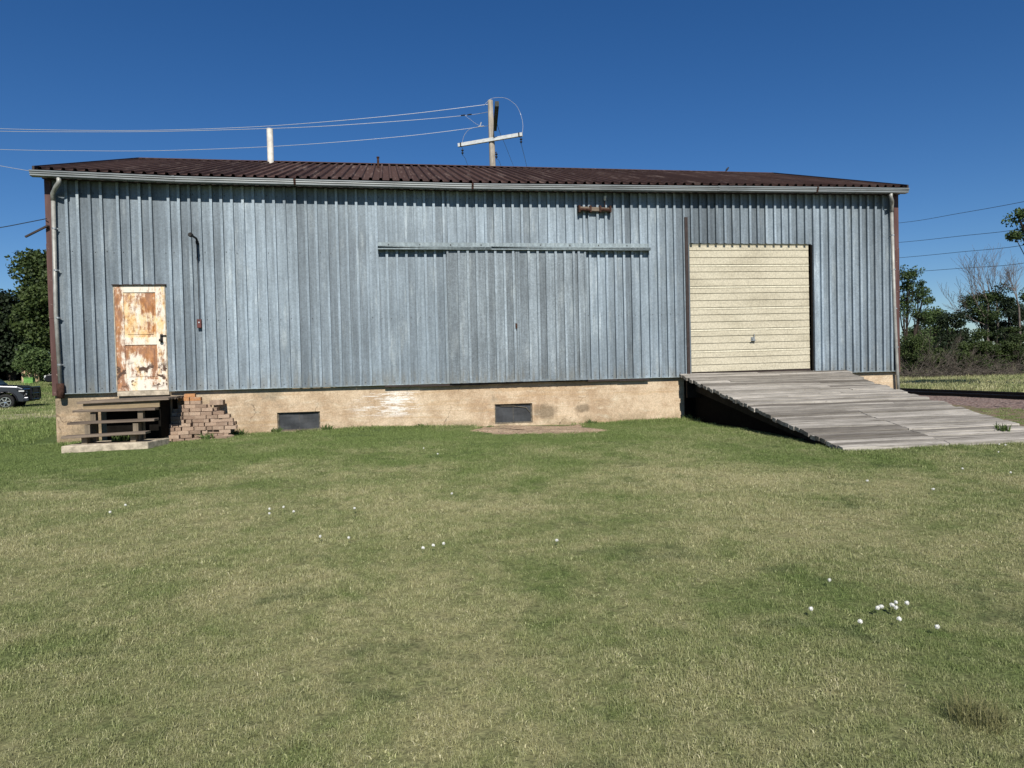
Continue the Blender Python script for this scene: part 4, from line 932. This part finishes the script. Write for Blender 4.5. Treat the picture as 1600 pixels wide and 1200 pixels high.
# dead trees
for (u, top, Yd, L, s, lab, r) in ((1542, 500, 40.5, 2.9, 51, 'tall dead grey tree with a fan of bare branches', .13), (1558, 480, 40.2, 2.5, 54, 'straight dead stem right of the bare branch fan', .10), (1592, 480, 39, 2.2, 53, 'bare dead tree with crooked stem at the right edge', .10)):
    rng = np.random.default_rng(s); base = PY(u, 600, Yd); base.z = gz(base.x, base.y)-.05; t = thing('dead_tree', base, lab, 'dead tree', 'dead trees among the scrub')
    b = MB(); fk = PY(u, top, Yd); b.tube([base, base.lerp(fk, .5)+Vector((.1, 0, 0)), fk], [r, r*.8, r*.6], 6, cap=False)
    b.build('trunk', MT['bark_grey'], t); b = MB()
    dirs = ((-.55, .1, .75), (-.15, -.1, 1), (.15, .1, .95)) if s == 51 else ((0, 0, 1), (.2, .2, .9))
    for d in dirs: branchy(b, fk, d, L*rng.uniform(.8, 1.0), r*.42, 2, rng, .5, .15, .006)
    if s == 51: branchy(b, base.lerp(fk, .9), (-.9, 0, .35), 2.3, r*.3, 2, rng, .5, .1, .008)
    b.build('bare_branches', MT['bark_grey'], t)
# brush piles
gb = 'brush heaped along the tree line'
for (u, ru, s, lab) in ((1432, 34, 61, 'grey brush pile behind the rails nearest the warehouse'), (1500, 40, 62, 'dark brush pile under the juniper shrub'), (1572, 44, 63, 'grey brush pile at the right edge of the tree line')):
    rng = np.random.default_rng(s); c = PY(u, 596, 35.2); c.z = gz(c.x, c.y); b = MB(); sc2 = (PY(u+100, 590, 35.2)-PY(u, 590, 35.2)).length/100
    for i in range(110):
        p = c+Vector((rng.uniform(-1, 1)*ru*sc2, rng.uniform(-.8, .8), rng.random()**2*.5)); d = Vector((rng.normal(0, 1), rng.normal(0, .6), rng.normal(.05, .22)))
        branchy(b, p, d, rng.uniform(.6, 1.7), rng.uniform(.008, .018), 1, rng, .6, .0, .005)
    o = b.build('brush_pile', MT['twig']); tag(o, lab, 'brush pile', gb)
# spreading tree whose canopy enters at the top right
tree('tree', 1700, 625, 22, [(1632, 350, 40, 20), (1600, 372, 22, 10), (1690, 330, 60, 40), (1590, 336, 14, 8)], 'larger near tree with canopy hanging in at the top right', 'leaf', 9000, .095, 71, .11, sub=60, subr=(.18, .36), group=None)
# left trees
gl = 'trees behind the parked truck on the left'
tree('tree', 60, 604, 60, [(55, 420, 20, 30), (78, 425, 14, 28), (60, 470, 34, 34), (66, 520, 36, 34), (90, 480, 30, 60)], 'tallest leafy tree beside the left warehouse corner', 'leaf_olive', 24000, .25, 81, .25, sub=75, subr=(.7, 1.3), group=gl)
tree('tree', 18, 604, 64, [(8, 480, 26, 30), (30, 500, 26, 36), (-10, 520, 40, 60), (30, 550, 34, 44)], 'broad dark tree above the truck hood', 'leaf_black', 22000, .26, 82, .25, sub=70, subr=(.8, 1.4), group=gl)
tree('tree', -50, 604, 62, [(-50, 480, 40, 50), (-60, 550, 50, 50)], 'dark tree cut by the left picture edge', 'leaf', 9000, .32, 83, .25, sub=50, subr=(.8, 1.4), group=gl)
tree('bush', 52, 600, 56, [(48, 560, 27, 22), (66, 572, 20, 18)], 'rounded yellow green bush above the dark car', 'leaf_light', 9000, .17, 84, .08, sub=40, subr=(.4, .8), group=None, cat='bush')
tree('tree', 100, 604, 70, [(100, 500, 50, 70)], 'tree mostly hidden behind the left warehouse corner', 'leaf', 9000, .3, 85, .25, sub=50, subr=(.8, 1.4), group=gl)
tree('bush', 0, 603, 66, [(-5, 580, 40, 26), (30, 585, 22, 22)], 'black shaded bush behind the truck windscreen', 'leaf_black', 9000, .22, 86, .08, sub=36, subr=(.5, .9), group=None, cat='bush')

# ------------------------------------------------------------------ vehicles
def wheel(p, root, r, w, side):
    f = MB(); f.lathe(p, (0, side, 0), [(-w/2, r*.6), (-w/2, r*.93), (-w*.38, r), (w*.38, r), (w/2, r*.93), (w/2, r*.64), (w*.4, r*.62)], 28); ty = f.build('wheel', MT['tyre'], root, smooth=True)
    f = MB(); c = Vector(p)+Vector((0, side*w*.36, 0)); f.lathe(c, (0, side, 0), [(.03, r*.63), (.03, r*.56), (-.02, r*.55)], 28); f.lathe(c, (0, side, 0), [(.02, 0), (.03, r*.14), (0, r*.18)], 14)
    for i in range(6):
        a = i*math.pi/3+.3; m_ = Matrix.Rotation(a, 3, 'Y'); f.box((c.x-r*.07, c.y-.02, c.z+r*.1), (c.x+r*.07, c.y+.02, c.z+r*.58), m_, c)
    f.build('rim', MT['chrome'], ty)
    f = MB(); f.lathe(Vector(p)+Vector((0, side*w*.2, 0)), (0, side, 0), [(0, 0), (0, r*.6)], 20); f.build('brake_disc', MT['black'], ty)
def place(root, x, y, z, rz): root.location = (x, y, z); root.rotation_euler = (0, 0, rz)
# pickup, nose along +x, wheels on z = 0, origin between the axles
tk = thing('pickup_truck', (0, 0, 0), 'dark silver pickup truck with black push bar, front half showing', 'pickup truck')
f = MB()
def arch(cx, r, z0, n=8, rev=False):
    a = [(cx+r*math.cos(t), .40+r*math.sin(t)) for t in np.linspace(math.pi if not rev else 0, 0 if not rev else math.pi, n)]
    return [(x, max(z, z0)) for x, z in a]
side = [(-2.75, .55), (-2.75, 1.28), (-.9, 1.28), (1.2, 1.22), (1.4, 1.25), (2.35, 1.19), (2.62, 1.07), (2.68, .55), (2.62, .36)]
low = [(2.62, .36)]+[(x, z) for x, z in arch(1.82, .50, .36, 9, True)]+[(x, z) for x, z in arch(-1.85, .50, .36, 9, True)]
f.prism(side[:-1]+low, -.99, .99); f.build('body', MT['carpaint'], tk, bevel=.05)
f = MB(); gl_ = [(-.9, 1.26), (-.72, 1.94), (.35, 2.0), (.72, 1.93), (1.48, 1.24)]; n_ = len(gl_)
vs = [(x, -.93+(.16 if z > 1.5 else 0), z) for x, z in gl_]+[(x, .93-(.16 if z > 1.5 else 0), z) for x, z in gl_]
f.add(vs, [tuple(range(n_)), tuple(range(2*n_-1, n_-1, -1))]+[(i, i+n_, (i+1) % n_+n_, (i+1) % n_) for i in range(n_)]); f.build('cab', MT['carpaint'], tk, bevel=.03)
f = MB(); f.add([(.84, -.72, 1.82), (.84, .72, 1.82), (1.43, .86, 1.29), (1.43, -.86, 1.29)], [(0, 1, 2, 3)]); f.build('windscreen', MT['glass'], tk, xf=Matrix.Translation((.014, 0, .012)))
for s in (-1, 1):
    f = MB(); f.add([(-.62, s*.80, 1.84), (.60, s*.80, 1.86), (1.16, s*.935, 1.30), (-.72, s*.935, 1.30)], [(0, 1, 2, 3)]); f.build('side_window', MT['glass'], tk, xf=Matrix.Translation((0, s*.012, 0)))
    f = MB(); f.box((.98, s*1.0-(.0 if s > 0 else .22), 1.28), (1.14, s*1.0+(.22 if s > 0 else 0), 1.46)); f.build('mirror', MT['blackpaint'], tk, bevel=.03)
    f = MB(); f.add([(2.30, s*.998, 1.02), (2.62, s*.998, .99), (2.69, s*.90, .98), (2.69, s*.62, .98), (2.70, s*.62, .72), (2.70, s*.92, .72), (2.60, s*.998, .74)], [(0, 1, 6), (1, 2, 5, 6), (2, 3, 4, 5)]); hl = f.build('headlight', MT['blackpaint'], tk, xf=Matrix.Translation((.008, s*.006, 0)))
    for z in (.92, .78): 
        g2 = MB(); g2.box((2.70, s*.80-.11, z-.045), (2.725, s*.80+.11, z+.045)); g2.box((2.42, s*1.006-.006, z-.03+.02), (2.66, s*1.006+.006, z+.03+.02)) if z > .85 else None; g2.build('lens', MT['lamp'], hl)
for s in (-1, 1):
    for x in (1.82, -1.85): wheel((x, s*.88, .40), tk, .40, .28, s)
f = MB(); f.add([(1.42, -.93, 1.25), (2.36, -.96, 1.19), (2.60, -.90, 1.085), (2.60, .90, 1.085), (2.36, .96, 1.19), (1.42, .93, 1.25)], [(0, 1, 4, 5), (1, 2, 3, 4)]); f.build('hood', MT['hoodpaint'], tk, xf=Matrix.Translation((0, 0, .022)))
f = MB(); f.box((2.66, -.60, .66), (2.705, .60, 1.0)); gr = f.build('grille', MT['blackpaint'], tk)
f = MB(); f.box((2.60, -.98, .40), (2.84, .98, .63)); f.build('bumper', MT['hoodpaint'], tk, bevel=.05)
f = MB()
for y in (-.52, .52): f.box((2.86, y-.04, .42), (2.95, y+.04, 1.12))
for y in (-.3, -.1, .1, .3): f.box((2.88, y-.02, .60), (2.93, y+.02, 1.10))
for z in (.50, .80, 1.12): f.tube([(2.90, -.80, z), (2.93, 0, z), (2.90, .80, z)], .04, 8)
for y in (-.80, .80): f.tube([(2.90, y, .5), (2.92, y*1.02, .8), (2.90, y, 1.12)], .04, 8)
for y in (-.85, .85): f.tube([(2.88, y*.95, 1.0), (2.70, y*1.12, .98), (2.66, y*1.15, .70), (2.88, y*.95, .62)], .035, 8)
f.build('push_bar', MT['blackpaint'], tk)
for s in (-1, 1):
    f = MB(); f.tube([(1.82+.53*math.cos(t), s*.985, .40+.53*math.sin(t)) for t in np.linspace(-.05, math.pi+.05, 12)], .045, 6); f.build('wheel_arch', MT['blackpaint'], tk, smooth=True)
q = PG(10, 640); ang = rad(10); place(tk, q.x-1.82*math.cos(ang)+.0-.88*math.sin(ang), q.y-1.82*math.sin(ang)+.88*math.cos(ang), gz(q.x, q.y)-.01, ang)
# dark car mostly hidden by the corner
cr_ = thing('parked_car', (0, 0, 0), 'black car parked under the trees, half hidden by the warehouse corner', 'car')
f = MB(); side = [(-2.2, .35), (-2.25, .8), (-1.6, .95), (1.0, .92), (2.1, .75), (2.25, .5), (2.15, .25), (-2.1, .25)]; f.prism(side, -.88, .88); f.build('body', MT['blackpaint'], cr_, bevel=.08)
f = MB(); gl_ = [(-1.75, .92), (-1.1, 1.40), (.25, 1.42), (1.05, .90)]; n_ = 4
vs = [(x, -.82+(.18 if z > 1.1 else 0), z) for x, z in gl_]+[(x, .82-(.18 if z > 1.1 else 0), z) for x, z in gl_]
f.add(vs, [tuple(range(n_)), tuple(range(2*n_-1, n_-1, -1))]+[(i, i+n_, (i+1) % n_+n_, (i+1) % n_) for i in range(n_)]); f.build('cabin', MT['glass'], cr_, bevel=.03)
for s in (-1, 1):
    for x in (1.35, -1.4): wheel((x, s*.76, .32), cr_, .32, .2, s)
    f = MB(); f.box((2.05, s*.66-.16, .55), (2.24, s*.66+.16, .70)); f.build('headlight', MT['lamp'], cr_)
f = MB(); f.box((2.2, -.4, .4), (2.27, .4, .55)); f.build('grille', MT['chrome'], cr_)
q = PY(82, 600, 53.4); place(cr_, q.x+2.0, 53.4, gz(q.x, 53.4)-.02, rad(200))
# green crate and tan board under the bush
q = PY(46, 595, 55); f = MB(); f.box((q.x-.28, 54.8, gz(q.x, 55)), (q.x+.30, 55.2, gz(q.x, 55)+.42)); f.box((q.x-.31, 54.77, gz(q.x, 55)+.42), (q.x+.33, 55.23, gz(q.x, 55)+.47))
for i in range(3): f.box((q.x-.29, 54.78, gz(q.x, 55)+.08+.12*i), (q.x+.31, 54.80, gz(q.x, 55)+.13+.12*i))
o = f.build('green_crate', MT['greenbox']); tag(o, 'small green crate on the grass behind the truck', 'crate')
f = MB(); f.box((q.x-.7, 55.6, gz(q.x, 55.6)), (q.x+.35, 55.66, gz(q.x, 55.6)+.95)); f.box((q.x-.75, 55.55, gz(q.x, 55.6)), (q.x-.62, 55.68, gz(q.x, 55.6)+1.1)); o = f.build('tan_board', MT['tanbox']); tag(o, 'tan board standing behind the green crate', 'board')

# bird on the ridge
bp = PY(1137.5, 269, RIDGE_Y); bz = RIDGE_Z+.062
f = MB(); f.lathe((bp.x-.05, RIDGE_Y, bz+.035), (.5, 0, .6), [(-.07, .0), (-.06, .010), (-.03, .012), (.0, .026), (.03, .033), (.06, .028), (.075, .020), (.09, .023), (.105, .02), (.113, .008), (.13, 0)], 10); f.tube([(bp.x-.05, RIDGE_Y-.015, bz), (bp.x-.04, RIDGE_Y-.015, bz+.05)], .004, 5); f.tube([(bp.x-.05, RIDGE_Y+.015, bz), (bp.x-.04, RIDGE_Y+.015, bz+.05)], .004, 5)
o = f.build('bird', MT['bird'], smooth=True); tag(o, 'tiny dark bird perched on the roof ridge toward the right', 'bird')

# ------------------------------------------------------------------ dandelion heads
def puff_mesh():
    K = .55
    f = MB(); f.lathe((0, 0, 0), (0, 0, 1), [(h_*K, r_*K) for h_, r_ in ((-.0165, 0), (-.014, .010), (-.006, .0165), (.004, .0175), (.012, .0125), (.0165, .004), (.017, 0))], 10)
    for i in range(60):
        d = Vector(RNG.normal(size=3)).normalized(); f.tube([d*.015*K, d*.0225*K], [.0008, .0016], 3, cap=True)
    return f
proto = None
FLOW = [(1267,951,1,'lone round dandelion head left of the bright cluster'),(1344,971,1,'dandelion head low between the lone one and the cluster'),(1371,949.5,1.05,'left head of the touching pair in the bright cluster'),(1377,947.5,1.1,'right head of the touching pair in the bright cluster'),(1394,945,1.15,'largest dandelion head of the three touching in the cluster'),(1400,941,.85,'upper dandelion head of the three touching in the cluster'),(1400,949,.9,'lower dandelion head of the three touching in the cluster'),(1417,942,1,'dandelion head at the right end of the bright cluster'),(1405,967,1,'dandelion head just below the bright cluster'),(1464,979,1.05,'dandelion head alone at the lower right of the cluster'),(1296,906,.8,'dandelion head alone above the bright cluster'),
(661,856,1,'left head in the evenly spaced row of three'),(677,852,1,'middle head in the evenly spaced row of three'),(693,849,1,'right head in the evenly spaced row of three'),(870,844,1.1,'dandelion head alone in the centre right of the lawn'),(500,838,.9,'dandelion head left of a dark clover streak'),(545,840,.9,'dandelion head at the left tip of a dark clover streak'),(554,794,1,'dandelion head right of the four small heads'),(459,799,.9,'lower right of the four small heads left of centre'),(443,792,.8,'upper right of the four small heads left of centre'),(421,795,.7,'upper left of the four small heads left of centre'),(421,802,.8,'lower left of the four small heads left of centre'),(706,771,.9,'small dandelion head alone in mid lawn'),(684,709,.9,'small head near the building below the gravel patch'),(662,700,.7,'smallest head near the building left of the gravel patch'),(172,800,1,'lower of the two heads at the far left'),(196,789,.8,'upper of the two heads at the far left'),
(1355,751,1.1,'dandelion head alone in the grass below the ramp corner'),(1458,764,1.2,'wide dandelion head right of the one below the ramp corner'),(1504,732,.9,'small head in the grass midway along the ramp foot'),(1579,738,.8,'small head near the right picture edge'),(1561,694,.9,'left head of the pair at the ramp foot'),(1571,695,1,'right head of the pair at the ramp foot'),(1560,706,.7,'tiny head below the pair at the ramp foot')]
for (u, v, s, lab) in FLOW:
    q = PG(u, v+2); g_ = gz(q.x, q.y); hgt = .05
    q = PZ(u, v, g_+hgt)
    root = thing('dandelion', (q.x, q.y, g_), lab, 'dandelion', 'white dandelion heads in the lawn')
    if proto is None:
        f = puff_mesh(); f.v = [(a+q.x, b_+q.y, c_+g_+hgt) for a, b_, c_ in f.v]; p1 = f.build('puff', MT['puff'], root)
        f = MB(); f.tube([(q.x, q.y, g_), (q.x+.004, q.y, g_+.025), (q.x, q.y, g_+hgt-.009)], .0014, 5); p2 = f.build('stem', MT['stem'], root); proto = (p1, p2)
    else:
        for p in proto:
            c_ = p.copy(); COL.objects.link(c_); c_.parent = root
    dist = math.hypot(q.x, q.y); sz = s*(1.0 if dist < 6 else 1.1)
    root.scale = (sz, sz, 1); root.rotation_euler = (0, 0, rnd(0, 6))

# ------------------------------------------------------------------ grass: one object, instanced clumps
def clump(name, nb, R, h0, h1, wid, lean, mat, seed, leafy=False):
    rng = np.random.default_rng(seed); V, F, T = [], [], []
    for i in range(nb):
        a = rng.uniform(0, 2*math.pi); r = R*math.sqrt(rng.random()); x, y = r*math.cos(a), r*math.sin(a)
        h = rng.uniform(h0, h1); th = rng.uniform(0, 2*math.pi); ln = abs(rng.normal(0, lean)); dx, dy = math.cos(th)*ln*h, math.sin(th)*ln*h
        ps = rng.uniform(0, math.pi); wx, wy = math.cos(ps)*wid*rng.uniform(.6, 1.2), math.sin(ps)*wid*rng.uniform(.6, 1.2)
        k0 = len(V); V += [(x-wx, y-wy, -.01), (x+wx, y+wy, -.01), (x+dx*.35-wx*.9, y+dy*.35-wy*.9, h*.6), (x+dx*.35+wx*.9, y+dy*.35+wy*.9, h*.6), (x+dx, y+dy, h*(1-.25*min(1, ln)))]
        F += [(k0, k0+1, k0+3, k0+2), (k0+2, k0+3, k0+4)]; t = rng.random(); T += [t, t]
    me = bpy.data.meshes.new(name); me.from_pydata(V, [], F); at = me.attributes.new('tint', 'FLOAT', 'FACE'); at.data.foreach_set('value', T); me.materials.append(mat); me.update()
    return bpy.data.objects.new(name, me)
def scatter(name, xs, ys, dens_fn, size_fn, clumps, seed, label=None):
    X, Y = np.meshgrid(xs, ys); Z = ground_z(X, Y); nx, ny = len(xs), len(ys); idx = np.arange(nx*ny).reshape(ny, nx)
    me = bpy.data.meshes.new(name)
    me.from_pydata(np.stack([X.ravel(), Y.ravel(), Z.ravel()], 1).tolist(), [], np.stack([idx[:-1, :-1].ravel(), idx[:-1, 1:].ravel(), idx[1:, 1:].ravel(), idx[1:, :-1].ravel()], 1).tolist())
    a = me.attributes.new('dens', 'FLOAT', 'POINT'); a.data.foreach_set('value', dens_fn(X, Y).ravel().astype(np.float32))
    a = me.attributes.new('siz', 'FLOAT', 'POINT'); a.data.foreach_set('value', size_fn(X, Y).ravel().astype(np.float32))
    ob = bpy.data.objects.new(name, me); COL.objects.link(ob); tag(ob, kind='stuff')
    if label: tag(ob, label, 'grass')
    col = bpy.data.collections.new(name+'_clumps')
    for c in clumps: col.objects.link(c)
    ng = bpy.data.node_groups.new(name+'_scatter', 'GeometryNodeTree')
    ng.interface.new_socket('Geometry', in_out='INPUT', socket_type='NodeSocketGeometry'); ng.interface.new_socket('Geometry', in_out='OUTPUT', socket_type='NodeSocketGeometry')
    N = ng.nodes.new; gi, go = N('NodeGroupInput'), N('NodeGroupOutput')
    dp = N('GeometryNodeDistributePointsOnFaces'); na = N('GeometryNodeInputNamedAttribute'); na.data_type = 'FLOAT'; na.inputs['Name'].default_value = 'dens'
    nsz = N('GeometryNodeInputNamedAttribute'); nsz.data_type = 'FLOAT'; nsz.inputs['Name'].default_value = 'siz'
    ci = N('GeometryNodeCollectionInfo'); ci.inputs['Collection'].default_value = col; ci.inputs['Separate Children'].default_value = True; ci.inputs['Reset Children'].default_value = True
    ip = N('GeometryNodeInstanceOnPoints'); ip.inputs['Pick Instance'].default_value = True
    rv = N('FunctionNodeRandomValue'); rv.data_type = 'FLOAT_VECTOR'; rv.inputs[0].default_value = (-.08, -.08, 0); rv.inputs[1].default_value = (.08, .08, 6.283)
    rs = N('FunctionNodeRandomValue'); rs.data_type = 'FLOAT'; rs.inputs[2].default_value = .65; rs.inputs[3].default_value = 1.3
    mu = N('ShaderNodeMath'); mu.operation = 'MULTIPLY'; dp.inputs['Seed'].default_value = seed
    l = ng.links.new; l(gi.outputs[0], dp.inputs['Mesh']); l(na.outputs[0], dp.inputs['Density']); l(dp.outputs['Points'], ip.inputs['Points']); l(ci.outputs[0], ip.inputs['Instance'])
    l(rv.outputs[0], ip.inputs['Rotation']); l(rs.outputs[1], mu.inputs[0]); l(nsz.outputs[0], mu.inputs[1]); l(mu.outputs[0], ip.inputs['Scale']); l(ip.outputs[0], go.inputs[0])
    md = ob.modifiers.new('scatter', 'NODES'); md.node_group = ng
    return ob
def cam_xy(X, Y):
    zc = X*math.sin(YAW)+Y*math.cos(YAW); xc = X*math.cos(YAW)-Y*math.sin(YAW); return xc, zc
def inview(X, Y, m=.2):
    xc, zc = cam_xy(X, Y); return (np.abs(xc) < (.72+m)*zc+.5) & (zc > 1.2)
def block(X, Y):                                       # 0 where nothing grows
    k_ = np.ones_like(X)
    k_[(X > 6.2) & (X < 9.66) & (Y > 9.0) & (Y < 14.6)] = 0
    k_[(X > -6.4) & (X < 11.4) & (Y > 14.50)] = 0
    k_[(X > -5.45) & (X < -3.95) & (Y > 12.4) & (Y < 13.5)] = .0
    gp = ((X > 1.55) & (X < 3.95) & (Y > 12.55)); k_[gp] = .03
    k_[(X > -4.3) & (X < -3.0) & (Y > 13.9)] = 0
    bd = ss(9.7, 11.0, X)*ss(7.0, 9.5, Y)*(1-ss(20, 24, Y)); k_ = k_*(1-.85*bd)
    return k_
def dens_near(X, Y):
    xc, zc = cam_xy(X, Y); d = np.interp(zc, [1.2, 4, 7, 11, 16], [380, 270, 165, 110, 90]); nz = RNG.random(X.shape); d = d*np.where(nz < .05, .25, .8+.5*nz); return d*inview(X, Y)*block(X, Y)
def size_near(X, Y):
    xc, zc = cam_xy(X, Y); s = np.interp(zc, [1.2, 5, 9, 14, 18], [.56, .70, .92, 1.15, 1.3])
    n = .5+.5*np.sin(X*1.9+1.7*np.sin(Y*1.3))*np.sin(Y*2.2+1.2*np.sin(X*.9)); s = s*(.8+.4*n)
    s = s*(1+.9*ss(13.6, 14.4, Y)*(X < 6.1)+.5*np.exp(-((X-6.0)/.22)**2)*(Y > 9)+.7*np.exp(-((Y-8.8)/.16)**2)*(X > 6)*(X < 9.8)); return s
CL = [clump('grass_clump', 110, .085, .012, .036, .0014, 1.15, MT['grass'], 100+i) for i in range(8)]+[clump('leafy_clump', 26, .07, .010, .024, .0036, 1.5, MT['grass'], 150+i) for i in range(2)]
scatter('grass', np.arange(-12.5, 14.6, .16), np.arange(1.3, 14.56, .16), dens_near, size_near, CL, 3, 'short mown lawn grass, green near the wall and drier in front')
CF = [clump('far_clump', 60, .30, .05, .14, .007, .7, MT['grass'], 200+i) for i in range(4)]
def blk2(X, Y): 
    k_ = ((Y < 26) | (Y > 34)) | (X > 0) | (np.sin(X*7.1)*np.sin(Y*5.3) > .35); k_ = k_ & ~((X > 12.7) & (X < 19.9)) & ~((X > 11.4) & (Y < 21) & (np.sin(X*9.3+Y*4.1) > -.3)) & ~((X > -7) & (X < 12)); return k_
def dens_far(X, Y): return np.interp(Y, [14.5, 30, 60], [14, 6, 2.6])*blk2(X, Y)*inview(X, Y, .12)
scatter('field_grass', np.concatenate([np.arange(-58, -6.4, .6), np.arange(11.5, 46, .6)]), np.arange(14.5, 66, .6), dens_far, lambda X, Y: np.interp(Y, [14, 25, 60], [.6, .9, 1.6])*(1+.6*(X > 20)), CF, 5, 'rougher grass of the field beyond the warehouse')
# dry tuft at the lower right
q = PG(1530, 1128); tf = clump('dry_grass_tuft', 520, .10, .04, .125, .0011, 1.0, MT['straw'], 77); COL.objects.link(tf); tf.location = (q.x, q.y, gz(q.x, q.y)); tag(tf, 'dry straw coloured grass tuft at the lower right', 'grass tuft')
# broad leaved weeds
def weed(u, v, n, h, lab, Y=None, z=None, wd=.012):
    p = PG(u, v) if Y is None else PY(u, v, Y); zz = gz(p.x, p.y) if z is None else z
    o = clump('weed', n, .10, h*.4, h, wd, .9, MT['weed'], int(u)); COL.objects.link(o); o.location = (p.x, p.y, zz-.005); tag(o, lab, 'weed', 'weeds along the wall and steps'); return o
weed(185, 690, 60, .16, 'leafy weed growing in the shade under the steps', 13.15, .395); weed(205, 688, 40, .13, 'small weed beside the leafy one under the steps', 13.15, .395)
weed(432, 672, 60, .17, 'weed at the left foot of the left basement window', 14.4); weed(512, 670, 60, .18, 'weed at the right foot of the left basement window', 14.4); weed(470, 674, 40, .12, 'low weed below the left basement window', 14.38)
weed(372, 684, 70, .20, 'weed at the right foot of the brick heap', 14.1); weed(325, 688, 50, .18, 'weed in front of the brick heap', 13.75); weed(662, 664, 40, .14, 'weed against the wall left of the gravel patch', 14.42)
weed(765, 664, 40, .07, 'flat weed at the left edge of the gravel patch', 14.2); weed(925, 662, 60, .16, 'weed at the right edge of the gravel patch', 14.3)
weed(1567, 680, 60, .16, 'weed sprouting through the lower right ramp planks', 9.4, zr_(9.4)-.02, .009)
weed(1230, 668, 50, .30, 'tall pale weed beside the left edge of the ramp', None, None, .004); weed(1075, 655, 40, .2, 'weed where the ramp meets the wall', 14.3)
print('bricks', nb)
